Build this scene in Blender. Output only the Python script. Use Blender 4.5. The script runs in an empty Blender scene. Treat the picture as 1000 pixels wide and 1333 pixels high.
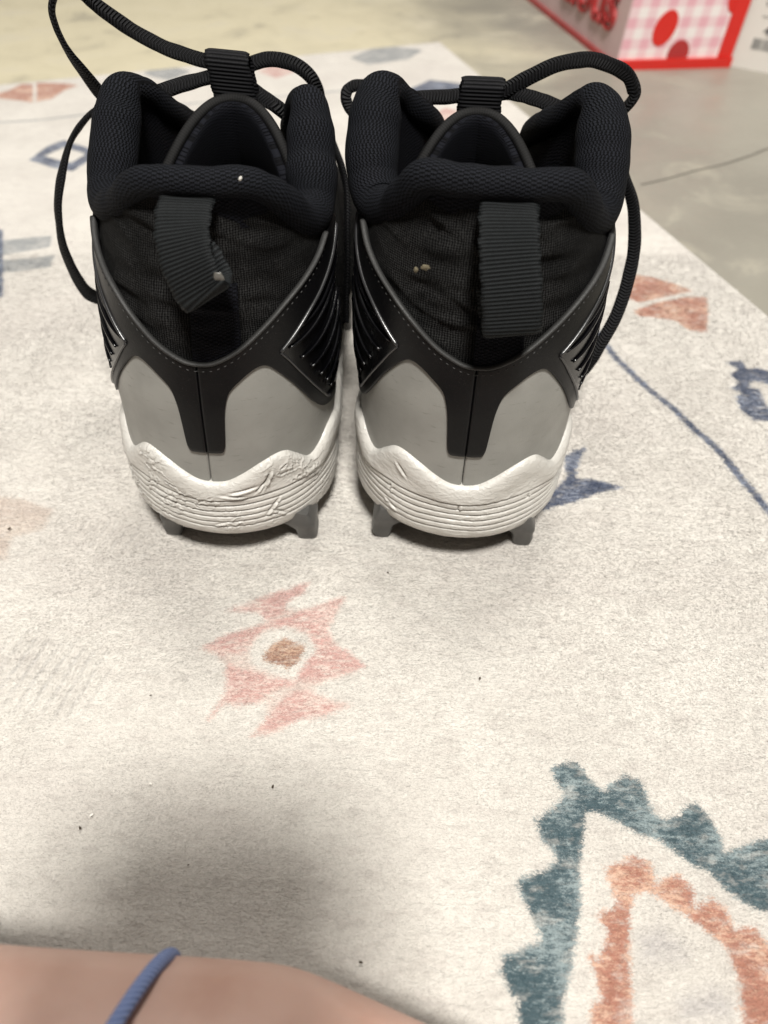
import bpy, bmesh, math, random
import numpy as np
from mathutils import Vector, noise as mnoise
random.seed(7); rng = np.random.default_rng(7)
sc = bpy.context.scene
pi = math.pi
# ------------------------------------------------------------ camera
TH = math.radians(45); H = .215
cam = bpy.data.cameras.new('camera'); cam.sensor_fit = 'HORIZONTAL'; cam.sensor_width = 36; cam.lens = 36
cam.clip_start = .003; cam.clip_end = 30
cam.dof.use_dof = True; cam.dof.focus_distance = .240; cam.dof.aperture_fstop = 36/2.5
camo = bpy.data.objects.new('camera', cam); sc.collection.objects.link(camo)
camo.location = (0, 0, H); camo.rotation_euler = (pi/2 - TH, 0, 0)
sc.camera = camo
# ------------------------------------------------------------ world, lamps, exposure
world = bpy.data.worlds.new('World'); sc.world = world; world.use_nodes = True
bg = world.node_tree.nodes['Background']; bg.inputs[0].default_value = (1.0, .89, .78, 1); bg.inputs[1].default_value = .135
def lamp(name, loc, size, power, col, tgt=(0, .2, 0)):
    l = bpy.data.lights.new(name, 'AREA'); l.shape = 'DISK'; l.size = size; l.energy = power; l.color = col
    o = bpy.data.objects.new(name, l); sc.collection.objects.link(o); o.location = loc
    o.rotation_euler = (Vector(tgt) - Vector(loc)).to_track_quat('-Z', 'Y').to_euler()
lamp('ceiling_lamp', (.15, -.70, 2.0), .36, 79, (1, .975, .925))
lamp('ceiling_lamp', (.15, .80, 2.1), .45, 26, (1, .97, .915))
sc.view_settings.view_transform = 'Standard'; sc.view_settings.look = 'None'
sc.view_settings.exposure = 0; sc.view_settings.gamma = 1
sc.cycles.use_denoising = True
sc.cycles.max_bounces = 8

# ------------------------------------------------------------ camera geometry used for measuring
def ray(u, v):
    a = (u-500)/1000; b = (v-666.5)/1000; s, c = math.sin(TH), math.cos(TH)
    return np.array([a, c-b*s, -s-b*c])
def PXY(u, v, Y): r = ray(u, v); return np.array([0, 0, H]) + r*(Y/r[1])
def PXZ(u, v, Z): r = ray(u, v); return np.array([0, 0, H]) + r*((Z-H)/r[2])

# ------------------------------------------------------------ object helpers
col = sc.collection
def empty(name, loc=(0, 0, 0), rot=(0, 0, 0)):
    o = bpy.data.objects.new(name, None); col.objects.link(o); o.location = loc; o.rotation_euler = rot
    o.empty_display_size = .02; return o
def tag(o, label=None, cat=None, group=None, kind=None):
    if label: o['label'] = label
    if cat: o['category'] = cat
    if group: o['group'] = group
    if kind: o['kind'] = kind
    return o
def mesh(name, v, f, mat, parent=None, uv=None, smooth=True, ang=None):
    me = bpy.data.meshes.new(name)
    me.from_pydata([tuple(map(float, p)) for p in v], [], [tuple(map(int, q)) for q in f])
    if uv is not None:
        l = me.uv_layers.new(name='UVMap'); uva = np.asarray(uv, np.float32)
        idx = np.empty(len(me.loops), np.int32); me.loops.foreach_get('vertex_index', idx)
        lu = uva[idx].copy(); vmax = float(uva[:, 1].max()) if len(uva) else 0
        if len(f) > 60 and all(len(q) == 4 for q in f[:50]):
            n4 = next((i for i, q in enumerate(f) if len(q) != 4), len(f)); q4 = lu[:n4*4].reshape(-1, 4, 2)
            rg = q4[:, :, 1].max(1)-q4[:, :, 1].min(1); bad = rg > .6*vmax
            if bad.any() and vmax > 0:
                step = np.median(rg[~bad][rg[~bad] > 0]) if (rg[~bad] > 0).any() else 0
                sub = q4[bad]; sub[:, :, 1] += np.where(sub[:, :, 1] < .5*vmax, vmax+step, 0); q4[bad] = sub
        l.data.foreach_set('uv', lu.ravel())
    me.materials.append(mat)
    if smooth: me.polygons.foreach_set('use_smooth', [True]*len(me.polygons))
    me.update()
    o = bpy.data.objects.new(name, me); col.objects.link(o)
    if parent: o.parent = parent
    if smooth and ang:
        try: me.set_sharp_from_angle(angle=math.radians(ang))
        except Exception: pass
    return o
def gridf(n, m, base=0, wrapu=False, wrapv=False):
    f = []
    for i in range(n if wrapu else n-1):
        for j in range(m if wrapv else m-1):
            a = base+i*m+j; b = base+((i+1) % n)*m+j; c = base+((i+1) % n)*m+(j+1) % m; d = base+i*m+(j+1) % m
            f.append((a, b, c, d))
    return f
def cat(P, n=12, closed=False):
    """Catmull-Rom through rows of P"""
    P = np.asarray(P, float); out = []; N = len(P)
    for i in range(N if closed else N-1):
        g = (lambda k: P[k % N]) if closed else (lambda k: P[min(max(k, 0), N-1)])
        p0, p1, p2, p3 = g(i-1), g(i), g(i+1), g(i+2)
        for k in range(n):
            t = k/n
            out.append(.5*((2*p1)+(-p0+p2)*t+(2*p0-5*p1+4*p2-p3)*t*t+(-p0+3*p1-3*p2+p3)*t**3))
    if not closed: out.append(P[-1])
    return np.array(out)
def sweep(path, ra, rb, up=(0, 0, 1), seg=16, closed=False, caps=True, twist=None, power=2.0):
    """tube of elliptical section: ra across the up vector, rb along it. returns v,f,uv in mm"""
    P = np.asarray(path, float); n = len(P)
    ra = np.broadcast_to(ra, n); rb = np.broadcast_to(rb, n)
    if closed: T = np.roll(P, -1, 0)-np.roll(P, 1, 0)
    else: T = np.gradient(P, axis=0)
    T /= np.linalg.norm(T, axis=1)[:, None]+1e-12
    U = np.broadcast_to(np.asarray(up, float), (n, 3)).copy()
    U = U-(U*T).sum(1)[:, None]*T; U /= np.linalg.norm(U, axis=1)[:, None]+1e-12
    B = np.cross(T, U)
    if twist is not None:
        c, s = np.cos(twist)[:, None], np.sin(twist)[:, None]; U, B = U*c+B*s, B*c-U*s
    L = np.concatenate([[0], np.cumsum(np.linalg.norm(np.diff(P, axis=0), axis=1))])*1000
    v = []; uv = []
    for j in range(seg):
        a = 2*pi*j/seg; ca, sa = math.cos(a), math.sin(a)
        ca = math.copysign(abs(ca)**(2/power), ca); sa = math.copysign(abs(sa)**(2/power), sa)
        v.append(P+B*(ra*ca)[:, None]+U*(rb*sa)[:, None])
        uv.append(np.stack([L, j/seg*(ra+rb)*pi*1000], -1))
    V = np.stack(v, 1).reshape(-1, 3); UV = np.stack(uv, 1).reshape(-1, 2)
    f = gridf(n, seg, 0, closed, True)
    if caps and not closed:
        f.append(tuple(range(seg))); f.append(tuple(reversed(range((n-1)*seg, n*seg))))
    return V, f, UV
class Acc:
    def __init__(s): s.v = []; s.f = []; s.uv = []; s.n = 0
    def add(s, v, f, uv=None):
        v = np.asarray(v, float); s.v.append(v); s.f += [tuple(i+s.n for i in q) for q in f]
        s.uv.append(np.zeros((len(v), 2)) if uv is None else np.asarray(uv)); s.n += len(v)
    def obj(s, name, mat, parent=None, **k): return mesh(name, np.concatenate(s.v), s.f, mat, parent, np.concatenate(s.uv), **k)
def box(cx, cy, cz, sx, sy, sz):
    v = [(cx+a*sx/2, cy+b*sy/2, cz+c*sz/2) for a in (-1, 1) for b in (-1, 1) for c in (-1, 1)]
    return v, [(0, 1, 3, 2), (4, 6, 7, 5), (0, 4, 5, 1), (2, 3, 7, 6), (0, 2, 6, 4), (1, 5, 7, 3)]
def fbm(p, sc_=1, o=3, seed=0): return mnoise.fractal(Vector((p[0]*sc_+seed, p[1]*sc_-seed, p[2]*sc_+.37*seed)), .9, 2.0, o)

# ------------------------------------------------------------ materials
class NT:
    def __init__(s, name):
        s.m = bpy.data.materials.new(name); s.m.use_nodes = True; s.t = s.m.node_tree
        s.b = s.t.nodes['Principled BSDF']
    def n(s, typ, **k):
        x = s.t.nodes.new('ShaderNode'+typ)
        for a, b in k.items():
            if a.startswith('i_'):
                key = a[2:]; key = int(key) if key.isdigit() else key.replace('_', ' ')
                s.put(x.inputs[key], b)
            else: setattr(x, a, b)
        return x
    def put(s, inp, b):
        if isinstance(b, bpy.types.NodeSocket): s.t.links.new(b, inp)
        else: inp.default_value = b
    def math(s, op, a, b=0., c=None, clamp=False):
        x = s.n('Math', operation=op, use_clamp=clamp); s.put(x.inputs[0], a); s.put(x.inputs[1], b)
        if c is not None: s.put(x.inputs[2], c)
        return x.outputs[0]
    def ramp(s, fac, lo, hi, a=0., b=1.):
        x = s.n('MapRange', interpolation_type='SMOOTHSTEP'); s.put(x.inputs[0], fac)
        for i, q in enumerate((lo, hi, a, b)): s.put(x.inputs[i+1], q)
        return x.outputs[0]
    def mix(s, f, a, b):
        x = s.n('Mix', data_type='RGBA'); s.put(x.inputs[0], f)
        for i, q in ((6, a), (7, b)): s.put(x.inputs[i], q if isinstance(q, bpy.types.NodeSocket) else (*q[:3], 1))
        return x.outputs[2]
    def noise(s, vec, scale, detail=3, rough=.55, dist=0):
        return s.n('TexNoise', i_Vector=vec, i_Scale=scale, i_Detail=detail, i_Roughness=rough, i_Distortion=dist).outputs[0]
    def mapv(s, vec, scale=(1, 1, 1), rot=(0, 0, 0)):
        return s.n('Mapping', i_Vector=vec, i_Scale=scale, i_Rotation=rot).outputs[0]
    def obj(s): return s.n('TexCoord').outputs['Object']
    def uv(s): return s.n('UVMap', uv_map='UVMap').outputs[0]
    def bump(s, h, dist=.001, strength=1., prev=None):
        x = s.n('Bump', i_Height=h, i_Distance=dist, i_Strength=strength)
        if prev is not None: s.t.links.new(prev, x.inputs['Normal'])
        return x.outputs[0]
    def fin(s, color=None, rough=None, normal=None, **k):
        if color is not None: s.put(s.b.inputs['Base Color'], color if isinstance(color, bpy.types.NodeSocket) else (*color[:3], 1))
        if rough is not None: s.put(s.b.inputs['Roughness'], rough)
        if normal is not None: s.t.links.new(normal, s.b.inputs['Normal'])
        for a, b in k.items(): s.put(s.b.inputs[a.replace('_', ' ')], b)
        return s.m
def sep(N, vec):
    x = N.n('SeparateXYZ', i_Vector=vec); return x.outputs

def mat_knit(name, c1, c2, pu=1.15, pv=.85, amp=.00035):
    """coarse air-mesh knit: UV in mm, u along, v around"""
    N = NT(name); uv = N.uv(); o = N.obj()
    w = N.n('VectorMath', operation='MULTIPLY_ADD', i_0=N.n('TexNoise', i_Vector=uv, i_Scale=.35, i_Detail=2.).outputs[1], i_1=(.9, .9, 0), i_2=uv).outputs[0]
    s = sep(N, w)
    row = N.math('FLOOR', N.math('DIVIDE', s[0], pu))
    sh = N.math('MULTIPLY', N.math('MODULO', row, 2.), .5)
    a = N.math('SINE', N.math('MULTIPLY', N.math('DIVIDE', s[0], pu), 2*pi))
    b = N.math('SINE', N.math('MULTIPLY', N.math('ADD', N.math('DIVIDE', s[1], pv), sh), 2*pi))
    h = N.math('ADD', N.math('MULTIPLY', N.math('ABSOLUTE', a), .5), N.math('MULTIPLY', b, .5))
    hole = N.ramp(h, -.15, .55)
    fz = N.noise(o, 4200, 2)
    c = N.mix(hole, c1, c2); c = N.mix(N.math('MULTIPLY', N.ramp(fz, .55, .8), .35), c, tuple(x*1.9 for x in c2))
    nb = N.bump(N.math('ADD', hole, N.math('MULTIPLY', fz, .35)), amp, 1.)
    return N.fin(c, .8, nb, Specular_IOR_Level=.10)
def mat_fabric(name, c1, c2):
    N = NT(name); o = N.obj(); uv = N.uv()
    s = sep(N, uv)
    n1 = N.noise(o, 90, 4); 
    wob = N.math('MULTIPLY', N.noise(uv, .4, 2), 1.2)
    rib = N.math('SINE', N.math('MULTIPLY', N.math('ADD', s[0], wob), 2*pi/.85))
    rib2 = N.math('SINE', N.math('MULTIPLY', s[1], 2*pi/.6))
    fz = N.noise(o, 2600, 3, .7); fz2 = N.noise(o, 900, 3, .6)
    k = N.math('ADD', N.math('MULTIPLY', rib, .3), N.math('ADD', N.math('MULTIPLY', rib2, .16), N.math('MULTIPLY', fz, 1.3)))
    c = N.mix(N.ramp(k, .2, 1.25), c1, c2)
    c = N.mix(N.math('MULTIPLY', N.ramp(fz2, .55, .8), .5), c, tuple(x*1.7 for x in c2))
    c = N.mix(N.ramp(n1, .35, .7, 0, .5), c, c1)
    hh = N.math('ADD', k, N.math('MULTIPLY', fz2, 1.2))
    return N.fin(c, .92, N.bump(hh, .00034, 1.), Specular_IOR_Level=.08)
def mat_web(name, c1, c2, pitch=1.3):
    N = NT(name); o = N.obj(); uv = N.uv(); s = sep(N, uv)
    rib = N.math('SINE', N.math('MULTIPLY', s[0], 2*pi/pitch))
    cross = N.math('SINE', N.math('MULTIPLY', N.math('ADD', s[1], N.math('MULTIPLY', N.math('FLOOR', N.math('DIVIDE', s[0], pitch)), .22)), 2*pi/.45))
    fz = N.noise(o, 1500, 3)
    c = N.mix(N.ramp(rib, -.7, .8), c1, c2); c = N.mix(N.ramp(fz, .3, .75, 0, .35), c, c1)
    h = N.math('ADD', N.math('MULTIPLY', cross, .25), N.math('MULTIPLY', fz, .4))
    return N.fin(c, .62, N.bump(h, .00015, .9), Specular_IOR_Level=.15)
def mat_lace(name, c1=(.0004, .0004, .0006), c2=(.0065, .0065, .0078)):
    N = NT(name); o = N.obj(); uv = N.uv(); s = sep(N, uv)
    ch = N.math('PINGPONG', s[1], 1.6)
    rib = N.math('SINE', N.math('MULTIPLY', N.math('ADD', s[0], N.math('MULTIPLY', ch, .55)), 2*pi/1.15))
    fz = N.noise(o, 2500, 2)
    c = N.mix(N.ramp(rib, -.4, .9), c1, c2); c = N.mix(N.ramp(fz, .55, .8, 0, .4), c, tuple(x*2 for x in c2))
    return N.fin(c, .65, N.bump(N.math('ADD', rib, N.math('MULTIPLY', fz, .6)), .00022, 1.), Specular_IOR_Level=.18)
def mat_plastic(name, c, rough, var=.1, bump=.00004, dust=0., scuff=None, coat=0., spec=.5):
    N = NT(name); o = N.obj()
    n1 = N.noise(o, 55, 4); n2 = N.noise(N.mapv(o, (1, 1, 3)), 700, 3)
    cc = N.mix(N.ramp(n1, .3, .7, 0, var), c, tuple(x*.55 for x in c))
    if dust: cc = N.mix(N.ramp(N.noise(o, 3200, 2, .8), .66, .78, 0, dust), cc, (.25, .24, .22))
    if scuff:
        sn = N.noise(N.mapv(o, (1, 1, 6), (.3, .4, .2)), 160, 3, .6); cc = N.mix(N.ramp(sn, .62, .74, 0, scuff[3]), cc, scuff[:3])
    r = N.ramp(n1, .3, .75, rough-.06, rough+.10)
    return N.fin(cc, r, N.bump(N.math('ADD', N.noise(o, 2600, 2), N.math('MULTIPLY', n2, .8)), bump, 1.), Coat_Weight=coat, Specular_IOR_Level=spec)

M = {}
M['collar'] = mat_knit('collar_knit', (.0006, .0008, .0012), (.0100, .0110, .0145), 1.25, 1.1, .00045)
M['lining'] = mat_knit('lining_knit', (.0008, .0008, .0014), (.006, .0065, .0095), 1.3, 1.0)
M['fabric'] = mat_fabric('heel_fabric', (.0012, .0012, .0012), (.0270, .0268, .0262))
M['tpu'] = mat_plastic('black_overlay_film', (.0022, .0022, .0027), .38, .3, .00004, .3, spec=.22)
M['gloss'] = mat_plastic('glossy_side_plastic', (.0016, .0016, .0022), .27, .2, .00003, 0, spec=.45)
M['trim'] = mat_plastic('raised_trim_film', (.022, .022, .023), .28, .1, .00002, 0, spec=.6)
M['pipe'] = mat_plastic('piping_edge', (.019, .0187, .018), .6, .5, .00012, .2)
M['grey'] = mat_plastic('grey_counter_film', (.250, .247, .228), .44, .34, .00006, .2, (.15, .145, .13, .7))
M['plate'] = mat_plastic('grey_outsole_plastic', (.075, .0735, .070), .42, .3, .00006, .2)
M['thread'] = mat_plastic('seam_thread', (.032, .032, .031), .7, .3, .0001)
M['tab'] = mat_web('pull_tab_webbing', (.0012, .0015, .0018), (.0120, .0142, .0152), 1.0)
M['loop'] = mat_web('lace_loop_webbing', (.001, .001, .0014), (.0100, .0100, .0118), 1.15)
M['tpipe'] = mat_web('tongue_piping', (.003, .003, .003), (.0125, .012, .012), .9)
M['lace'] = mat_lace('braided_lace')
M['glue'] = mat_plastic('glue_spot', (.10, .095, .085), .3, .1)
# white midsole: pearly, grimy in the creases
N = NT('pearl_white_midsole'); o = N.obj()
n1 = N.noise(o, 60, 4); n2 = N.noise(o, 900, 4, .7); n3 = N.noise(N.mapv(o, (1, 1, 2.5)), 260, 4, .6, .6)
c = N.mix(N.ramp(n1, .35, .7, 0, .6), (.56, .545, .51), (.47, .45, .415))
c = N.mix(N.ramp(n3, .60, .72, 0, .35), c, (.30, .27, .235))
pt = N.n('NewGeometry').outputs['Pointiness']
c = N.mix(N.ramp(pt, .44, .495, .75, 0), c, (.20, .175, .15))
c = N.mix(N.ramp(N.noise(o, 2600, 2, .8), .68, .78, 0, .35), c, (.25, .22, .19))
b1 = N.bump(N.math('ADD', N.math('MULTIPLY', n2, 1.), N.math('MULTIPLY', N.ramp(n3, .45, .6), .8)), .00012, 1.)
M['mid'] = N.fin(c, N.ramp(n1, .3, .7, .27, .42), b1, Coat_Weight=.15, Coat_Roughness=.35)

# ------------------------------------------------------------ SHOE SURFACE (local: x right, y forward from the heel, z up)
ZT = [.008, .014, .022, .032, .042, .055, .07, .09, .105, .12, .135, .15]
WT = [.0368, .0384, .0386, .0382, .0374, .0375, .0395, .0397, .039, .0375, .0345, .031]
YT = [.005, .0015, .000, .000, .0015, .0015, .0015, .003, .006, .010, .014, .018]
LH = .040; LEN = .288
_zf = np.linspace(.0, .16, 161)
def _sm(T):
    y = np.interp(_zf, ZT, T)
    k = np.array([1, 4, 6, 4, 1.])/16
    for _ in range(6): y = np.convolve(np.pad(y, 2, 'edge'), k, 'valid')
    return y
_WF, _YF = _sm(WT), _sm(YT); WSC = [1.0]
def S(s, z, off=0):
    s = np.asarray(s, float); z = np.asarray(z, float); a = np.abs(s); sg = np.sign(s)
    w = np.interp(z, _zf, _WF)+off; y0 = np.interp(z, _zf, _YF)-off
    ph = np.clip(a, 0, 1)*pi/2; L = LH+off
    xh = w*np.sin(ph); yh = y0+L*(1-np.cos(ph))
    t = np.clip(a-1, 0, 1); yb = .195; ys = (y0+L)*(1-t)+yb*t
    prof = np.interp(ys, [.03, .045, .08, .115, .15, .195], [1, 1, .96, .91, .93, .98])
    lean = np.interp(ys, [.03, .07, .12, .2], [0, .10, .30, .5])*np.clip((z-.05)/.08, 0, 1)
    xs = w*prof*(1-lean)
    q = np.clip(a-2, 0, 1)*pi/2
    xt = w*.98*np.cos(q)**.9*(1-.5*np.clip((z-.05)/.08, 0, 1)); yt = yb+(LEN+off-yb-np.clip((z-.02), 0, 1)*.5)*np.sin(q)
    k_ = 1+(WSC[0]-1)*np.clip((z-.055)/.045, 0, 1); xh = xh*k_; xs = xs*k_
    x = np.where(a <= 1, xh, np.where(a <= 2, xs, xt)); y = np.where(a <= 1, yh, np.where(a <= 2, ys, yt))
    return np.stack([x*sg, y, z+0*x], -1)
# outline curves measured on the heel, as heights over the position s round the heel
def curve(T, n=14):
    T = np.array(T, float); c = cat(T, n); return c[:, 0], c[:, 1]
_g = curve([(0, .0525), (.07, .0525), (.09, .0530), (.101, .0550), (.106, .059), (.110, .064), (.117, .0695), (.135, .0745), (.16, .0772), (.205, .0798), (.25, .082), (.30, .0835), (.345, .0832), (.40, .0802), (.48, .0745), (.56, .0680), (.64, .0620), (.75, .0560), (.9, .053), (1.1, .050), (1.5, .044), (2.2, .036), (3.1, .036)], 4)
_m = curve([(0, .0400), (.08, .0405), (.17, .0430), (.26, .0460), (.36, .0482), (.43, .0478), (.50, .0445), (.57, .0408), (.62, .0400), (.70, .0415), (.82, .0448), (.98, .0435), (1.2, .035), (1.5, .030), (2, .032), (2.6, .034), (3, .036)], 6)
_c = curve([(0, .0856), (.05, .0858), (.1, .0868), (.2, .0900), (.33, .0955), (.47, .1012), (.6, .1055), (.70, .1088), (.77, .1118), (.80, .1128), (.90, .1132), (1.3, .1135)], 6)
_wu = curve([(.405, .0866), (.58, .0945), (.72, .0995), (.86, .1050), (.97, .1095), (1.05, .1110), (1.3, .112)], 6)
_wl = curve([(.405, .0864), (.45, .0830), (.52, .0770), (.62, .069), (.72, .0620), (.80, .0580), (1, .056), (1.3, .054)], 6)
def f_(T): return lambda s: np.interp(np.abs(s), T[0], T[1])
zg, zm, zc, zwu, zwl = map(f_, (_g, _m, _c, _wu, _wl))

def patch(acc, s, lo, hi, nz=14, off=0., th=.0012, rim=.0003, disp=None, ends=(True, True)):
    """closed thin shell over the heel between curves lo(s) and hi(s)"""
    s = np.asarray(s, float); lo = np.asarray(lo, float); hi = np.asarray(hi, float)
    t = np.concatenate([[0, 0], np.linspace(0, 1, nz), [1, 1]])
    offs = np.full(len(t), off); offs[0] = off-th; offs[1] = off-rim; offs[-1] = off-th; offs[-2] = off-rim
    t2 = t.copy()
    V = []; UV = []
    ext = .00025
    for i, ss in enumerate(s):
        z = lo[i]+(hi[i]-lo[i])*t2
        z = z.copy(); d = min(ext, max(0, (hi[i]-lo[i])*.2)); z[2] += d; z[-3] -= d
        o = offs.copy()
        if (i == 0 and ends[0]) or (i == len(s)-1 and ends[1]): o = np.minimum(o, off-rim)
        p = S(ss, z, o)
        if disp is not None: p = disp(ss, z, p, t2)
        V.append(p); UV.append(np.stack([np.full(len(z), ss*62), z*1000], -1))
    n, m = len(s), len(t)
    f = gridf(n, m)
    V = np.array(V).reshape(-1, 3)
    base = len(V); e0 = S(s[0], lo[0]+(hi[0]-lo[0])*t2, off-th); e1 = S(s[-1], lo[-1]+(hi[-1]-lo[-1])*t2, off-th)
    V = np.concatenate([V, e0, e1]); UV = np.concatenate([np.array(UV).reshape(-1, 2), np.zeros((2*m, 2))])
    k = (n-1)*m
    for j in range(m-1):
        if ends[0]: f.append((j, j+1, base+j+1, base+j))
        if ends[1]: f.append((k+j+1, k+j, base+m+j, base+m+j+1))
    acc.add(V, f, UV)

def surf_tube(acc, s, z, off, ra, rb=None, seg=8):
    p = S(s, z, off); c = S(s, z, off-.01); n = p-c; n /= np.linalg.norm(n, axis=1)[:, None]
    acc.add(*sweep(p, ra, ra if rb is None else rb, n, seg))

COLR = np.array([(0, .0135, .1345, .0040), (.010, .0142, .1347, .0041), (.0180, .0172, .1335, .0042), (.0235, .0225, .1275, .0044), (.0276, .0300, .1202, .0050), (.0300, .0385, .1165, .0062), (.0308, .0455, .1185, .0070), (.0303, .0525, .1252, .0074), (.0296, .0600, .1332, .0070), (.0286, .0660, .1385, .0057),
                (.0256, .0745, .1358, .0050), (.0212, .0870, .1262, .0050), (.0185, .105, .1160, .0050), (.0175, .130, .099, .0045), (.016, .160, .082, .004), (.013, .19, .072, .0035)])
COLL = COLR.copy(); COLL[1] = (.007, .0142, .1340, .0040); COLL[2] = (.0145, .0172, .1310, .0042); COLL[3] = (.0205, .0225, .1250, .0045); COLL[4] = (.0262, .0300, .1190, .0052)

def build_shoe(label, spec):
    root = empty('football_boot', spec['o'], (0, spec['roll'], spec['yaw']))
    tag(root, label, 'shoe', 'pair of black boots on the rug')
    sd = spec['seed']; WSC[0] = spec['wide']
    # ---- white midsole with fine grooves and scuffs
    s = np.concatenate([np.linspace(-3, -1.25, 70), np.linspace(-1.24, 1.24, 560), np.linspace(1.25, 3, 70)])
    nz = 120; V = []; UV = []
    GZ = [.0330, .0302, .0275, .0248, .0221, .0194]
    for ss in s:
        lo, hi = .0070+.0035*math.exp(-((ss+.1)/.9)**2), float(zm(ss))
        t = np.linspace(0, 1, nz); z = lo+(hi-lo)*t
        fade = np.clip((1.35-abs(ss))/.3, 0, 1)
        # rounded lower edge, bulged lip on top
        r = .007; q = np.clip(1-(z-lo)/r, 0, 1); o = .0012-.0052*(1-np.sqrt(1-q**2*.98))
        q2 = np.clip(1-(hi-z)/.0022, 0, 1); o = o+.0012*np.exp(-((hi-z-.0045)/.005)**2)-.0022*(1-np.sqrt(1-q2**2*.98))
        base = o.copy()
        p0 = S(ss, z, 0)
        wv = np.array([fbm(p, 60, 2, sd) for p in p0[::12]]); wv = np.interp(np.arange(nz), np.arange(0, nz, 12), wv)
        side = .0016*np.clip((abs(ss)-.25)/.6, 0, 1)**1.5
        for gz in GZ:
            w_ = .00034; o = o-.00080*fade*np.exp(-((z-gz-side*(1-(gz-.019)/.03)-wv*.0005)/w_)**2)
        o = o-.0003*np.clip((.0338-z)/.001, 0, 1)*fade
        # scuffs: ridged wrinkles where the foam got dragged
        rr = np.array([fbm(p*(1, 1, 1.5), 200, 3, sd+3) for p in p0[::3]]); rr = np.interp(np.arange(nz), np.arange(0, nz, 3), rr)
        mk = np.array([fbm(p, 38, 2, sd+9) for p in p0[::12]]); mk = np.interp(np.arange(nz), np.arange(0, nz, 12), mk)
        amt = spec['scuff']*np.clip((mk-.10)*4, 0, 1)
        ridge = np.maximum(0, 1-np.abs(rr)*7)
        ridge2 = np.maximum(0, 1-np.abs(rr-.22)*6)
        o = o+amt*(.00042*ridge-.00028*ridge2)*np.clip((z-lo)/.004, 0, 1)
        o = o+.00010*rr*fade
        for (cs, cz_, ln, tilt, dep) in spec['nicks']:
            ds = (ss-cs)*.06; dz = z-cz_
            a_ = ds*math.cos(tilt)+dz*math.sin(tilt); b_ = -ds*math.sin(tilt)+dz*math.cos(tilt)
            o = o+dep*np.exp(-(b_/.0004)**2)*np.exp(-(a_/ln)**4)-dep*np.exp(-((b_-.0008)/.0005)**2)*np.exp(-(a_/ln)**4)
        V.append(S(ss, z, o)); UV.append(np.stack([np.full(nz, ss*62), z*1000], -1))
    n = len(s); V = np.array(V).reshape(-1, 3); UV = np.array(UV).reshape(-1, 2); f = gridf(n, nz)
    # under and upper shelves so the foam is solid
    bot = S(s, .012, -.012); bot[:, 2] = V.reshape(n, nz, 3)[:, 0, 2]; top = S(s, np.asarray(zm(s)), -.006)
    base = len(V); V = np.concatenate([V, bot, top]); UV = np.concatenate([UV, np.zeros((2*n, 2))])
    for i in range(n-1):
        f.append((base+i, base+i+1, (i+1)*nz, i*nz)); f.append((base+n+i+1, base+n+i, i*nz+nz-1, (i+1)*nz+nz-1))
    mesh('midsole', V, f, M['mid'], root, UV)
    # ---- outsole plate with studs
    A = Acc(); sp = np.linspace(-3, 3, 200)
    top = S(sp, .016, -.0075); top[:, 2] = .0145
    bo = S(sp, .010, -.0065); bo[:, 2] = .0085
    bi = S(sp, .010, -.012); bi[:, 2] = .0074
    V = np.concatenate([top, bo, bi]); f = []
    for i in range(199):
        for k in (0, 200): f.append((k+i, k+i+1, k+200+i+1, k+200+i))
    A.add(V, f); A.add(bi, [tuple(range(199))]); A.obj('outsole_plate', M['plate'], root)
    x0, x1 = spec['studs']
    studs = [(x0, .0175, 1), (x1, .0175, 1), (-.029, .052, .9), (.029, .052, .9)] + [(x, y, .85) for x, y in ((-.036, .165), (.036, .165), (-.040, .205), (.040, .205), (-.029, .245), (.029, .245), (.001, .258))]
    for (sx, sy, k) in studs:
        g = math.copysign(1, sx); rings = []
        for (z, out, inn, b) in ((.0175, .0015, .018, .0080), (.0125, .0038, .016, .0088), (.0095, .0042, .0085, .0074), (.0065, .0040, .0042, .0060), (.0030, .0046, .0034, .0050), (.0006, .0042, .0030, .0046), (-.0017, .0032, .0022, .0037)):
            t = np.linspace(0, 2*pi, 28, endpoint=False); cx = np.sign(np.cos(t))*np.abs(np.cos(t))**.4; cy = np.sign(np.sin(t))*np.abs(np.sin(t))**.4
            ww = np.where(cx > 0, out, inn)*k
            rings.append(np.stack([sx+g*cx*ww, sy+b*k*cy*np.where(cx > 0, 1, 1-.55*np.clip(ww/.02, 0, 1)*(-cx)), np.full(28, z)], -1))
        V = np.array(rings).reshape(-1, 3); f = gridf(len(rings), 28, 0, False, True); f.append(tuple(range(len(V)-28, len(V)))); f.append(tuple(range(28))[::-1])
        mesh('stud', V, f, M['plate'], root, ang=40)
    # ---- upper: heel fabric, quarters, toe
    def wr(ss, z, p, t):
        p = p.copy()
        for k in range(len(p)):
            zz = z[k]; e = math.exp(-(ss/.62)**4)*np.clip((zz-.088)/.008, 0, 1)*np.clip((.129-zz)/.006, 0, 1)
            w = mnoise.noise(Vector((ss*2.2+sd, zz*135+ss*1.4, sd*.7))); w2 = mnoise.noise(Vector((ss*6-sd, zz*210, sd*1.7)))
            p[k, 1] -= e*(.0016*max(0, 1-abs(w)*3.4)+.0008*w2-.0008)
            p[k, 1] -= e*.0005*math.sin(zz*2*pi/.0068+2.2*mnoise.noise(Vector((ss*3, sd, zz*30))))*(.4+.6*abs(mnoise.noise(Vector((ss*2-sd, 1.7, zz*60))))*2)
            p[k, 1] += e*.0010*math.exp(-((zz-.1290)/.003)**2)
        return p
    A = Acc(); s = np.linspace(-.95, .95, 220)
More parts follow.
